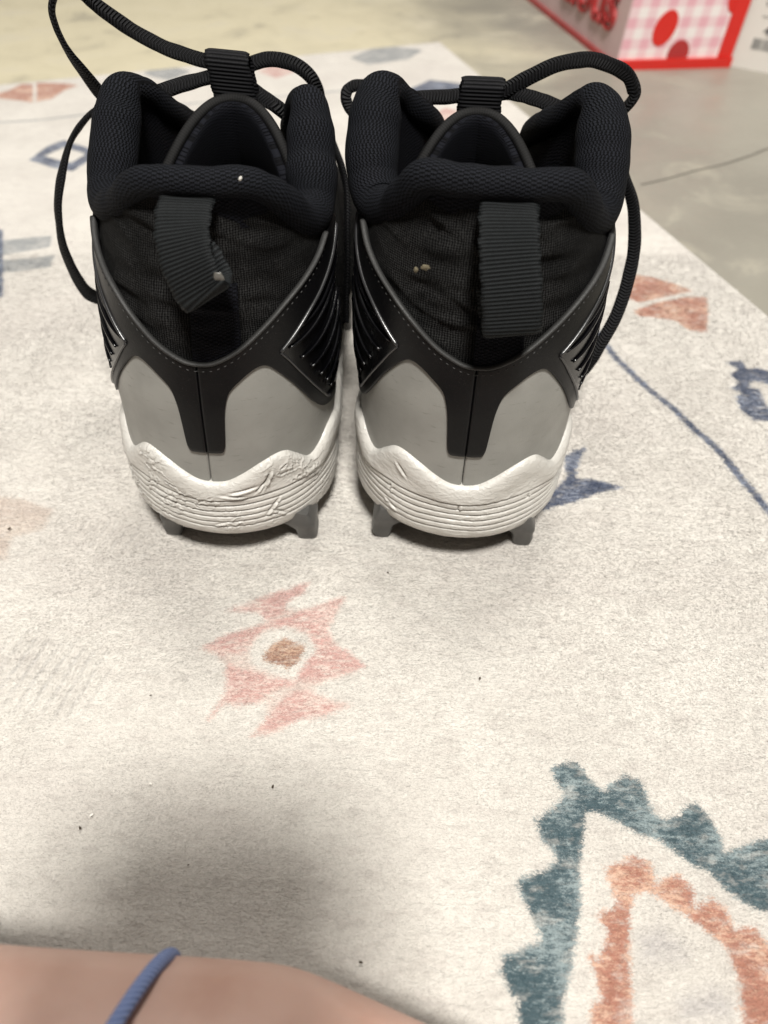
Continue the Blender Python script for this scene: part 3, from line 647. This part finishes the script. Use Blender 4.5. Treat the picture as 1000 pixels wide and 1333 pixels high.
def rug_shade(N, fibre=False):
    rj = N.math('SUBTRACT', N.n('Attribute', attribute_name='rnd').outputs['Fac'], .5) if fibre else None
    o = N.n('TexCoord').outputs['Object'] if not fibre else N.n('NewGeometry').outputs['Position']
    st = N.mapv(o, (1, 2.2, 1), (0, 0, .35))
    nw = N.noise(o, 420, 3, .6); nf = N.noise(st, 1500, 3, .65); nb = N.noise(o, 26, 4, .6); ns = N.noise(N.mapv(o, (.6, 3.0, 1), (0, 0, .35)), 330, 3, .6)
    ne = N.noise(N.mapv(o, (1, 3.2, 1), (0, 0, .3)), 260, 4, .65)
    jit = N.math('ADD', N.math('MULTIPLY', N.math('SUBTRACT', nw, .5), 1.5), N.math('MULTIPLY', N.math('SUBTRACT', nf, .5), 5.0))
    jit = N.math('ADD', jit, N.math('MULTIPLY', N.math('SUBTRACT', ne, .5), 3.6))
    if fibre: jit = N.math('ADD', jit, N.math('MULTIPLY', rj, 1.0))
    base = N.mix(N.ramp(nb, .3, .7), (.675, .64, .585), (.60, .565, .515))
    base = N.mix(N.ramp(N.noise(st, 110, 4, .65), .45, .75, 0, .55), base, (.46, .42, .385))
    base = N.mix(N.ramp(N.noise(o, 330, 3, .6), .44, .64, 0, .15), base, (.50, .465, .425))
    base = N.mix(N.ramp(N.noise(N.mapv(o, (1, 1.6, 1), (0, 0, .6)), 9, 3, .6), .48, .66, 0, .32), base, (.50, .455, .42))
    mot = N.ramp(N.math('ADD', N.math('MULTIPLY', ns, .6), N.math('MULTIPLY', nw, .4)), .40, .62)
    wear = N.noise(N.mapv(o, (1, 2.2, 1), (0, 0, .3)), 130, 4, .7)
    def att(n): return N.n('Attribute', attribute_name=n).outputs['Fac']
    c = base
    for nm, c1, c2, w, op in (('smudge', (.36, .34, .345), (.52, .49, .47), 3.5, .6), ('stain', (.42, .31, .25), (.55, .45, .37), 1.6, .55), ('greyl', (.20, .215, .225), (.38, .38, .375), .7, .85), ('pinkpale', (.52, .35, .30), (.66, .57, .50), 1.4, .55), ('pink', (.50, .285, .255), (.66, .53, .47), 1.0, .88), ('brown', (.24, .115, .075), (.46, .30, .21), .7, .95),
                       ('rust', (.36, .15, .10), (.62, .40, .29), .7, .95), ('navy', (.022, .038, .085), (.20, .23, .30), .6, .96), ('teal', (.030, .068, .085), (.25, .31, .32), .7, .96)):
        m = N.math('MULTIPLY', N.ramp(N.math('ADD', att(nm), jit), -w, w), N.ramp(wear, .32, .50, op*(.55 if nm in ('pink', 'pinkpale', 'rust') else .66), op))
        ddf = N.math('ADD', N.math('MULTIPLY', nf, .35), N.math('ADD', N.math('MULTIPLY', ne, .55), N.math('MULTIPLY', mot, .06)))
        ddf = N.math('ADD', ddf, N.math('MULTIPLY', N.math('SUBTRACT', N.noise(o, 75, 3), .5), .55))
        if fibre: ddf = N.math('ADD', ddf, N.math('MULTIPLY', rj, .22))
        dd = N.mix(N.ramp(ddf, .43, .62), c1, c2)
        c = N.mix(m, c, dd)
    dt = N.n('VectorMath', operation='DOT_PRODUCT', i_0=o, i_1=(float(nR[0]), float(nR[1]), 0)).outputs['Value']
    wv = N.math('SINE', N.math('ADD', N.math('MULTIPLY', dt, 2*pi/.0044), N.math('MULTIPLY', N.noise(o, 60, 2), 5.)))
    rg = N.math('MULTIPLY', N.math('MULTIPLY', wv, att('ridge')), 1.0)
    hh = N.math('ADD', N.math('ADD', N.math('MULTIPLY', nf, .9), N.math('MULTIPLY', N.noise(st, 420, 4, .6), 1.5)), N.math('ADD', N.math('MULTIPLY', N.noise(st, 120, 3, .6), 2.6), rg))
    return o, hh, nw, nf, nb, ns, c
N = NT('rug_pile_print'); o, st, nw, nf, nb, ns, c = rug_shade(N)
hb = st
M['rug'] = N.fin(c, .95, N.bump(hb, .0006, 1.), Sheen_Weight=.25, Sheen_Roughness=.5, Specular_IOR_Level=.15)
me.materials.append(M['rug'])
rugroot = empty('rug', (float(Cc[0]), float(Cc[1]), 0)); tag(rugroot, 'cream low pile rug printed with teal, rust, pink and navy tribal motifs', 'rug')
ro = bpy.data.objects.new('rug_pile', me); col.objects.link(ro); ro.parent = rugroot; ro.location = (-float(Cc[0]), -float(Cc[1]), 0)

# --- the pile itself: short fibres, densest where the rug is seen closest
def fibres(n):
    u = rng.uniform(-30, 1030, int(n*1.15)); v = rng.uniform(330, 1360, int(n*1.15))
    b = (v-666.5)/1000; ry = c_t-b*s_t; rz = -s_t-b*c_t; k = H/-rz
    p = np.stack([k*(u-500)/1000, k*ry], -1); d = k; sp_ = rng.uniform(0, 1, len(p)) < .22; p[sp_] += rng.normal(0, .035, (int(sp_.sum()), 2))
    q = p-Cc; det = e1[0]*e2[1]-e1[1]*e2[0]; aa = (q[:, 0]*e2[1]-q[:, 1]*e2[0])/det; bb = (e1[0]*q[:, 1]-e1[1]*q[:, 0])/det
    ok = (aa > .001) & (bb > .003) & (bb < 1.02) & (aa < .62); p, d, aa, bb = p[ok], d[ok], aa[ok], bb[ok]
    i0 = np.clip(np.searchsorted(av, aa)-1, 0, nA-2); j0 = np.clip(np.searchsorted(bv, bb)-1, 0, nB-2)
    fa = (aa-av[i0])/(av[i0+1]-av[i0]); fb = (bb-bv[j0])/(bv[j0+1]-bv[j0])
    def samp(g):
        g = g.reshape(nA, nB); return g[i0, j0]*(1-fa)*(1-fb)+g[i0+1, j0]*fa*(1-fb)+g[i0, j0+1]*(1-fa)*fb+g[i0+1, j0+1]*fa*fb
    flow = samp(FLOW); m = len(p)
    z = samp(zz)-.0002
    an = .5+1.6*flow+rng.normal(0, .75, m); ln_ = rng.uniform(.5, 1.15, m)*.0014*np.clip(d/.22, .9, 2.2); h = rng.uniform(.25, .8, m)*.0009*np.clip(d/.22, .9, 1.6)
    w = rng.uniform(.7, 1.2, m)*.00010*np.clip(d/.2, .9, 3)
    dx, dy = -np.cos(an), -np.sin(an); sx, sy = -dy, dx
    b0 = np.stack([p[:, 0]+sx*w, p[:, 1]+sy*w, z], -1); b1 = np.stack([p[:, 0]-sx*w, p[:, 1]-sy*w, z], -1); t = np.stack([p[:, 0]+dx*ln_, p[:, 1]+dy*ln_, z+h], -1)
    V = np.stack([b0, b1, t], 1).reshape(-1, 3).astype(np.float32)
    me = bpy.data.meshes.new('pile_fibres'); me.vertices.add(3*m); me.vertices.foreach_set('co', V.ravel()); me.loops.add(3*m); me.loops.foreach_set('vertex_index', np.arange(3*m, dtype=np.int32)); me.polygons.add(m); me.polygons.foreach_set('loop_start', np.arange(0, 3*m, 3, dtype=np.int32)); me.update()
    for nm, g in (('teal', teal), ('rust', rust), ('pinkpale', pinkpale), ('pink', pink), ('brown', brown), ('stain', stain), ('navy', navy), ('greyl', greyl), ('smudge', grmark), ('ridge', ridge_env/1000)):
        at = me.attributes.new(nm, 'FLOAT', 'POINT'); at.data.foreach_set('value', np.repeat(samp(g)*1000, 3).astype(np.float32))
    at = me.attributes.new('rnd', 'FLOAT', 'POINT'); at.data.foreach_set('value', np.repeat(rng.uniform(0, 1, m), 3).astype(np.float32))
    return me
c_t, s_t = math.cos(TH), math.sin(TH); FLOW = coarse(16, 11.)+.5*coarse(60, 4.)
N = NT('rug_fibre'); o, st, nw, nf, nb, ns, c = rug_shade(N, True)
rnd = N.n('Attribute', attribute_name='rnd').outputs['Fac']
hs = N.n('HueSaturation', i_Color=c, i_Value=N.ramp(rnd, 0, 1, .82, 1.14)); 
nrm = N.n('VectorMath', operation='NORMALIZE', i_0=N.n('VectorMath', operation='MULTIPLY_ADD', i_0=N.n('NewGeometry').outputs['True Normal'], i_1=(.4, .4, .4), i_2=N.bump(st, .0008, 1., N.n('CombineXYZ', i_Z=1.).outputs[0])).outputs[0]).outputs[0]
M['fib'] = N.fin(hs.outputs[0], .9, None, Specular_IOR_Level=.15); N.t.links.new(nrm, N.b.inputs['Normal'])
fm = fibres(520000); fm.materials.append(M['fib'])
fo = bpy.data.objects.new('pile_fibres', fm); col.objects.link(fo); fo.parent = rugroot; fo.location = ro.location; tag(fo, kind='stuff')

# ============================================================ CONCRETE FLOOR
N = NT('worn_painted_concrete'); o = N.obj()
n1 = N.noise(o, 3.2, 5, .6, .4); n2 = N.noise(o, 14, 5, .65, .6); n3 = N.noise(o, 120, 4, .6)
xs = sep(N, o)
wy = N.ramp(N.math('ADD', N.math('MULTIPLY', xs[0], -1.), N.math('MULTIPLY', N.math('SUBTRACT', n1, .5), .9)), -.22, .12)
c = N.mix(N.ramp(n1, .35, .65), (.215, .202, .170), (.28, .265, .222))
c = N.mix(wy, c, (.56, .51, .37)); c = N.mix(N.math('MULTIPLY', N.ramp(n2, .52, .68, 0, .6), N.ramp(xs[0], .35, .05, .08, 1)), c, (.50, .46, .36)); c = N.mix(N.math('MULTIPLY', N.ramp(n2, .30, .42, .45, 0), N.ramp(xs[0], .35, .05, .2, 1)), c, (.24, .225, .19))
c = N.mix(N.ramp(n3, .58, .75, 0, .3), c, (.24, .225, .19))
M['floor'] = N.fin(c, N.ramp(n2, .3, .7, .32, .6), N.bump(N.math('ADD', n2, N.math('MULTIPLY', n3, .3)), .0015, .6))
fx = np.linspace(-3, 3.2, 2); 
tag(mesh('floor', [(-4, -3, -.006), (4, -3, -.006), (4, 6, -.006), (-4, 6, -.006)], [(0, 1, 2, 3)], M['floor'], smooth=False), kind='structure')
# hairline crack in the concrete at the right of the rug
ck = [PXZ(x, y, -.0058) for x, y in ((835, 240), (870, 232), (905, 222), (940, 214), (975, 203), (1010, 190), (1080, 172))]
v, f, uv = sweep(cat(ck, 8), .0010, .0002, (0, 0, 1), 6); tag(mesh('floor_crack', v, f, mat_plastic('crack_dirt', (.13, .12, .10), .9, .3)), kind='structure')

# ============================================================ BOXES
def facebox(name, P0, ex, ey, up, w, d, h, mats):
    P0, ex, ey, up = map(lambda q: np.array(q, float), (P0, ex, ey, up))
    c = [P0, P0+ex*w, P0+ex*w+ey*d, P0+ey*d]; V = c+[p+up*h for p in c]
    return V
P0 = PXZ(801, 90, -.006); PA = PXZ(689, 0, -.006); PB = PXZ(945, 86, -.006)
ex = (PB-P0); bw = np.linalg.norm(ex); ex /= bw; ey = PA-P0; ey /= np.linalg.norm(ey); up = np.array([.085, .0, 1.]); up /= np.linalg.norm(up)
bd, bh = .36, .17
N = NT('gingham_carton'); uv = N.uv(); s = sep(N, uv)
ca = N.ramp(N.math('SINE', N.math('MULTIPLY', s[0], 2*pi/17.)), -.25, .25); cb = N.ramp(N.math('SINE', N.math('MULTIPLY', s[1], 2*pi/17.)), -.25, .25)
M['ging'] = N.fin(N.mix(N.math('MULTIPLY', N.math('ADD', ca, cb), .5), (.80, .74, .72), (.72, .40, .45)), .35, Coat_Weight=.3)
M['boxside'] = mat_plastic('pale_pink_carton', (.62, .44, .44), .4, .1, coat=.2)
M['boxred'] = mat_plastic('red_carton_edge', (.62, .018, .012), .35, .1, coat=.3)
M['boxdark'] = mat_plastic('dark_red_print', (.40, .030, .030), .4, .15)
M['white'] = mat_plastic('white_card', (.66, .63, .58), .5, .08)
M['ink'] = mat_plastic('grey_ink', (.10, .10, .10), .6, .2)
bx = empty('carton', tuple(P0)); tag(bx, 'pink gingham carton with red spots and red outlined lettering, standing on the concrete', 'box')
def bf(name, a, b, c, d, mat, uvs=None, par=bx, org=P0, t=0):
    pts = np.array([a, b, c, d])-org; return mesh(name, pts, [(0, 1, 2, 3)], mat, par, uvs, smooth=False)
def slab(name, a, u, v_, n, lu, lv, t, mat, par, org, uvmm=True):
    a = np.array(a, float)-org; q = [a, a+u*lu, a+u*lu+v_*lv, a+v_*lv]; V = q+[p+n*t for p in q]
    f = [(4, 5, 6, 7), (3, 2, 1, 0), (0, 1, 5, 4), (1, 2, 6, 5), (2, 3, 7, 6), (3, 0, 4, 7)]
    uvq = [(0, 0), (lu*1000, 0), (lu*1000, lv*1000), (0, lv*1000)]*2
    return mesh(name, V, f, mat, par, uvq, smooth=False)
nf_ = -np.cross(up, ex); nf_ = np.cross(ex, up); nf_ /= np.linalg.norm(nf_)          # out of the front face, towards the camera
if nf_[1] > 0: nf_ = -nf_
nl = np.cross(up, ey); nl /= np.linalg.norm(nl)
if nl[0] > 0: nl = -nl
slab('front_panel', P0, ex, up, nf_, bw, bh, .001, M['ging'], bx, P0)
slab('side_panel', P0+ex*.0002, ey, up, nl, bd, bh, .001, M['boxside'], bx, P0)
slab('back_panel', P0+ey*bd, ex, up, -nf_, bw, bh, .001, M['boxside'], bx, P0)
slab('far_panel', P0+ex*bw, ey, up, -nl, bd, bh, .001, M['boxred'], bx, P0)
slab('lid', P0+up*bh, ex, ey, up, bw, bd, .001, M['boxside'], bx, P0)
slab('red_edge', P0+nf_*.001-ex*.002, ex, up, nf_, bw+.004, .0085, .004, M['boxred'], bx, P0)
slab('red_edge', P0+nl*.0012, ey, up, nl, bd, .005, .002, M['boxdark'], bx, P0)
slab('red_edge', P0+nf_*.0011+ex*(bw-.013)+up*.009, ex, up, nf_, .014, bh-.01, .0012, M['boxred'], bx, P0)
def disc(cu, cv, ru, rv, tl, mat, t=.0006):
    a = np.linspace(0, 2*pi, 28, endpoint=False); u = ru*np.cos(a); w = rv*np.sin(a); u, w = u*math.cos(tl)-w*math.sin(tl), u*math.sin(tl)+w*math.cos(tl)
    p = [ex*(cu+x)+up*(max(cv+y, .009))+nf_*(.0011+t) for x, y in zip(u, w)]; q = [x-nf_*t for x in p]
    mesh('red_spot', p+q, [tuple(range(28))]+[(i, (i+1) % 28, 28+(i+1) % 28, 28+i) for i in range(28)], mat, bx, smooth=False)
disc(.037, .034, .0105, .0150, -.25, M['boxred']); disc(.057, .012, .0105, .0120, 0, M['boxdark']); disc(.040, .080, .0130, .0135, 0, M['boxred']); disc(bw-.014, .058, .007, .0130, .1, M['boxred']); disc(.065, .115, .012, .014, 0, M['boxred'])
def text(body, size, org, u, v_, n, mat, par, parorg, outline=False, ext=.0004, bold=0.):
    cu = bpy.data.curves.new('lettering', 'FONT'); cu.body = body; cu.size = size; cu.extrude = ext; cu.resolution_u = 4; cu.offset = bold
    if outline: cu.fill_mode = 'NONE'; cu.extrude = 0; cu.bevel_depth = .0017; cu.bevel_resolution = 2
    o = bpy.data.objects.new('lettering', cu); col.objects.link(o)
    from mathutils import Matrix
    m = Matrix([[u[0], v_[0], n[0], 0], [u[1], v_[1], n[1], 0], [u[2], v_[2], n[2], 0], [0, 0, 0, 1]])
    dg = bpy.context.evaluated_depsgraph_get(); me = bpy.data.meshes.new_from_object(o.evaluated_get(dg)); bpy.data.objects.remove(o)
    me.transform(m); me.transform(Matrix.Translation(Vector(tuple(np.array(org)-parorg)))); me.materials.clear(); me.materials.append(mat)
    q = bpy.data.objects.new('lettering', me); col.objects.link(q); q.parent = par; return q
text('cious', .074, P0+ey*.178+nl*.0022+up*.026, -ey, up, nl, M['boxdark'], bx, P0, outline=True)
# white packet with a price and a bar code
Q0 = PXZ(948, 86, -.006)+np.array([.001, 0.0, 0]); Q1 = PXZ(1010, 97, -.006); qx = Q1-Q0; qx /= np.linalg.norm(qx); qy = np.array([-qx[1], qx[0], 0]); qu = np.array([.10, .04, 1.]); qu /= np.linalg.norm(qu)
qn = np.cross(qx, qu); qn /= np.linalg.norm(qn)
if qn[1] > 0: qn = -qn
pk = empty('packet', tuple(Q0)); tag(pk, 'white packet with a grey bar code and price, right of the pink carton', 'box')
slab('packet_front', Q0, qx, qu, qn, .11, .13, .0012, M['white'], pk, Q0); slab('packet_side', Q0, qy, qu, -qx, .10, .13, .0012, M['white'], pk, Q0)
slab('packet_back', Q0+qy*.10, qx, qu, -qn, .11, .13, .0012, M['white'], pk, Q0); slab('packet_side', Q0+qx*.11, qy, qu, qx, .10, .13, .0012, M['white'], pk, Q0); slab('packet_top', Q0+qu*.13, qx, qy, qu, .11, .10, .0012, M['white'], pk, Q0)
B = Acc(); xx = .014
while xx < .062:
    w = rng.choice([.0004, .0008, .0012]); a = Q0-Q0+qx*xx+qu*.017+qn*.0013; q = [a, a+qx*w, a+qx*w+qu*.009, a+qu*.009]; B.add(q+[p+qn*.0002 for p in q], [(4, 5, 6, 7), (0, 1, 5, 4), (1, 2, 6, 5), (2, 3, 7, 6), (3, 0, 4, 7)]); xx += w+rng.choice([.0006, .001])
tag(B.obj('bar_code', M['ink'], pk, smooth=False), kind='stuff')
text('42 39', .013, Q0+qx*.020+qu*.0285+qn*.0014, qx, qu, qn, M['ink'], pk, Q0, ext=.0001, bold=.0002); 
slab('printed_rule', Q0+qx*.014+qu*.043+qn*.0013, qx, qu, qn, .06, .0006, .0002, M['ink'], pk, Q0)
text('r   A', .010, Q0+qx*.012+qu*.060+qn*.0014, qx, qu, qn, M['ink'], pk, Q0, ext=.0001); text('v', .010, Q0+qx*.013+qu*.051+qn*.0014, qx, qu, qn, M['ink'], pk, Q0, ext=.0001)

# ============================================================ FOREARM with blue band
N = NT('skin'); o = N.obj(); n1 = N.noise(o, 45, 4); n2 = N.noise(o, 1400, 3)
c = N.mix(N.ramp(n1, .35, .7), (.62, .41, .335), (.54, .33, .26)); 
M['skin'] = N.fin(c, .5, N.bump(n2, .0001, .7), Subsurface_Weight=.12, Subsurface_Radius=(.006, .002, .001), Subsurface_Scale=1.)
person = empty('person', (-.05, .018, 0)); tag(person, 'bare forearm lying across the bottom edge of the rug, photographer reaching in', 'person')
def skin_body(name, pts, edges, mat, parent, root_i=0, lv=2):
    me = bpy.data.meshes.new(name); me.from_pydata([p[:3] for p in pts], edges, []); me.materials.append(mat)
    o = bpy.data.objects.new(name, me); col.objects.link(o)
    md = o.modifiers.new('skin', 'SKIN'); md.use_smooth_shade = True; md.branch_smoothing = .6
    for i, d in enumerate(me.skin_vertices[0].data): d.radius = (pts[i][3], pts[i][4] if len(pts[i]) > 4 else pts[i][3]); d.use_root = (i == root_i)
    o.modifiers.new('sub', 'SUBSURF').render_levels = lv; o.modifiers['sub'].levels = lv
    o.parent = parent; o.matrix_parent_inverse = parent.matrix_world.inverted(); return o
bpy.context.view_layer.update()
dY = .0065
ap = [(-.30, -.02, .045, .042), (-.20, .010, .036, .036), (-.13, .0185, .031, .0315), (-.085, .0195, .0275, .0285, .0265), (-.05, .0195, .026, .0275, .0235), (-.02, .0175, .0245, .0265, .021), (.012, .0085, .0225, .027, .018), (.045, -.010, .0205, .033, .0155), (.075, -.024, .019, .034, .0135)]
ap = [(p[0], p[1]+dY, *p[2:]) for p in ap]
ed = [(i, i+1) for i in range(len(ap)-1)]
dirv = np.array([.90, -.43, 0]); dirv /= np.linalg.norm(dirv); sid = np.array([-dirv[1], dirv[0], 0]); base = np.array(ap[-1][:3])
for k, (off, ln_, sp) in enumerate(((.027, .062, .16), (.009, .072, .04), (-.009, .068, -.05), (-.026, .054, -.16))):
    p = base+sid*off*.8+dirv*.012; dd = dirv+sid*sp; dd /= np.linalg.norm(dd); i0 = len(ap)
    for j, (q, zz_, r) in enumerate(((0, .018, .0105), (.42, .0175, .0088), (.75, .0125, .0080), (1.0, .0085, .0068))):
        pp = p+dd*ln_*q; ap.append((pp[0], pp[1], zz_, r))
    ed += [(8, i0), (i0, i0+1), (i0+1, i0+2), (i0+2, i0+3)]
i0 = len(ap); tb = np.array(ap[7][:3])
for q, zz_, r in ((.030, .018, .0115), (.050, .014, .0100), (.068, .0105, .0085)):
    pp = tb+(sid*.85+dirv*.6)*q; ap.append((pp[0], pp[1], zz_, r))
ed += [(7, i0), (i0, i0+1), (i0+1, i0+2)]
skin_body('forearm', ap, ed, M['skin'], person, 4)
N = NT('blue_hair_tie'); o = N.obj(); uv = N.uv(); s = sep(N, uv)
rb = N.math('SINE', N.math('MULTIPLY', N.math('ADD', s[0], N.math('MULTIPLY', s[1], .7)), 2*pi/1.3)); c = N.mix(N.ramp(rb, -.8, .8), (.14, .20, .42), (.29, .37, .64)); c = N.mix(N.ramp(N.noise(o, 700, 2), .6, .75, 0, .5), c, (.35, .40, .62))
M['band'] = N.fin(c, .7, N.bump(rb, .0002, .8))
a = np.linspace(0, 2*pi, 90, endpoint=False); cx, cy, cz = -.056, .0245, .0262
ringp = np.stack([cx+.010*np.cos(a)*1.0+.004*np.sin(a), cy+.0252*np.cos(a), cz+.0258*np.sin(a)], -1)
v, f, uv = sweep(ringp, .0015, .0015, (1, 0, 0), 14, closed=True); tag(mesh('hair_tie', v, f, M['band'], None, uv), 'periwinkle blue elastic hair tie worn round the wrist', 'hair tie')
# black garment edge lying beside the arm at the far left
bm = bmesh.new(); bmesh.ops.create_icosphere(bm, subdivisions=5, radius=1)
for v_ in bm.verts:
    k = 1+.12*mnoise.noise(v_.co*1.5); f2 = .05*mnoise.noise(v_.co*5); v_.co = Vector((v_.co.x*.040, v_.co.y*.030, v_.co.z*.020))*(k+f2)
me2 = bpy.data.meshes.new('garment'); bm.to_mesh(me2); bm.free(); me2.materials.append(M['fabric']); me2.polygons.foreach_set('use_smooth', [True]*len(me2.polygons))
go = bpy.data.objects.new('garment', me2); col.objects.link(go); go.location = (-.1285, .040, .014); go.rotation_euler = (0, 0, .3); tag(go, 'edge of a black garment bunched up on the rug beside the forearm', 'garment')

# ============================================================ PHONE that takes the picture (held behind the lens; throws the shadow on the rug)
M['phone'] = mat_plastic('phone_glass', (.02, .02, .022), .2, .1, spec=.5)
c_, s_ = math.cos(TH), math.sin(TH); fw = np.array([0, c_, -s_]); dn = np.array([0, -s_, -c_]); rt = np.array([1., 0, 0]); C0 = np.array([0, 0, H])
ph = empty('phone', tuple(C0-fw*.006)); tag(ph, 'dark smartphone held over the rug, screen towards the photographer', 'phone')
def rrect(w, h, r, n=8):
    p = []
    for cx, cy, a0 in ((w/2-r, h/2-r, 0), (-w/2+r, h/2-r, pi/2), (-w/2+r, -h/2+r, pi), (w/2-r, -h/2+r, 3*pi/2)):
        for k in range(n+1): a = a0+pi/2*k/n; p.append((cx+r*math.cos(a), cy+r*math.sin(a)))
    return p
def plate(name, cx, cy, w, h, r, d0, d1, mat):
    q = rrect(w, h, r); n = len(q); org = C0-fw*.006
    V = [C0+rt*(cx+x)-dn*0+dn*(cy+y)-fw*d0-org for x, y in q]+[C0+rt*(cx+x)+dn*(cy+y)-fw*d1-org for x, y in q]
    return mesh(name, V, [tuple(range(n))[::-1], tuple(range(n, 2*n))]+[(i, (i+1) % n, n+(i+1) % n, n+i) for i in range(n)], mat, ph, smooth=False)
plate('phone_body', -.024, .059, .0735, .150, .011, .008, .0165, M['phone']); plate('camera_bump', -.004, .006, .034, .034, .008, .0055, .0079, M['phone']); plate('screen', -.024, .059, .068, .144, .009, .0166, .0170, M['gloss'])
plate('lens_ring', 0, 0, .012, .012, .006, .0042, .0054, M['gloss'])

# ============================================================ crumbs and specks on the rug
cd = mat_plastic('dark_crumb', (.05, .035, .02), .8, .3); cw = mat_plastic('white_crumb', (.75, .72, .66), .8, .1)
def crumb(u, v_, r, mat, label, seed):
    bm = bmesh.new(); bmesh.ops.create_icosphere(bm, subdivisions=2, radius=1)
    for q in bm.verts: k = 1+.5*mnoise.noise(q.co*1.7+Vector((seed*3.3, 0, 0))); q.co = Vector((q.co.x*r*1.5*k, q.co.y*r*.8*k, q.co.z*r*.55*k))
    m_ = bpy.data.meshes.new('crumb'); bm.to_mesh(m_); bm.free(); m_.materials.append(mat)
    o_ = bpy.data.objects.new('crumb', m_); col.objects.link(o_); o_.location = tuple(PXZ(u, v_, .0008)); o_.rotation_euler = (0, 0, seed*1.3); tag(o_, label, 'crumb', 'crumbs scattered on the rug')
for k, (u, v_, r, m_, lb) in enumerate([(355, 1024, .00055, cd, 'dark crumb at the top of the phone shadow on the rug'), (196, 1020, .0005, cw, 'white crumb at the upper left of the phone shadow'), (119, 1061, .0006, cw, 'white crumb on pale rug left of the phone shadow'), (104, 1078, .0005, cd, 'dark crumb just below the leftmost white crumb'),
        (245, 1126, .0003, cd, 'tiny dark speck in the middle of the phone shadow'), (625, 883, .0005, cd, 'dark crumb alone on pale rug right of the pink motif'), (470, 1253, .0005, cd, 'dark crumb just above the lower edge of the forearm'), (12, 688, .0007, cd, 'dark crumb on the faint brown stain at the left'), (505, 745, .0004, cd, 'dark speck near the right boot heel'), (196, 905, .0003, cd, 'tiny speck on pale rug left of the pink motif')]):
    crumb(u, v_, r*.72, m_, lb, k+1)
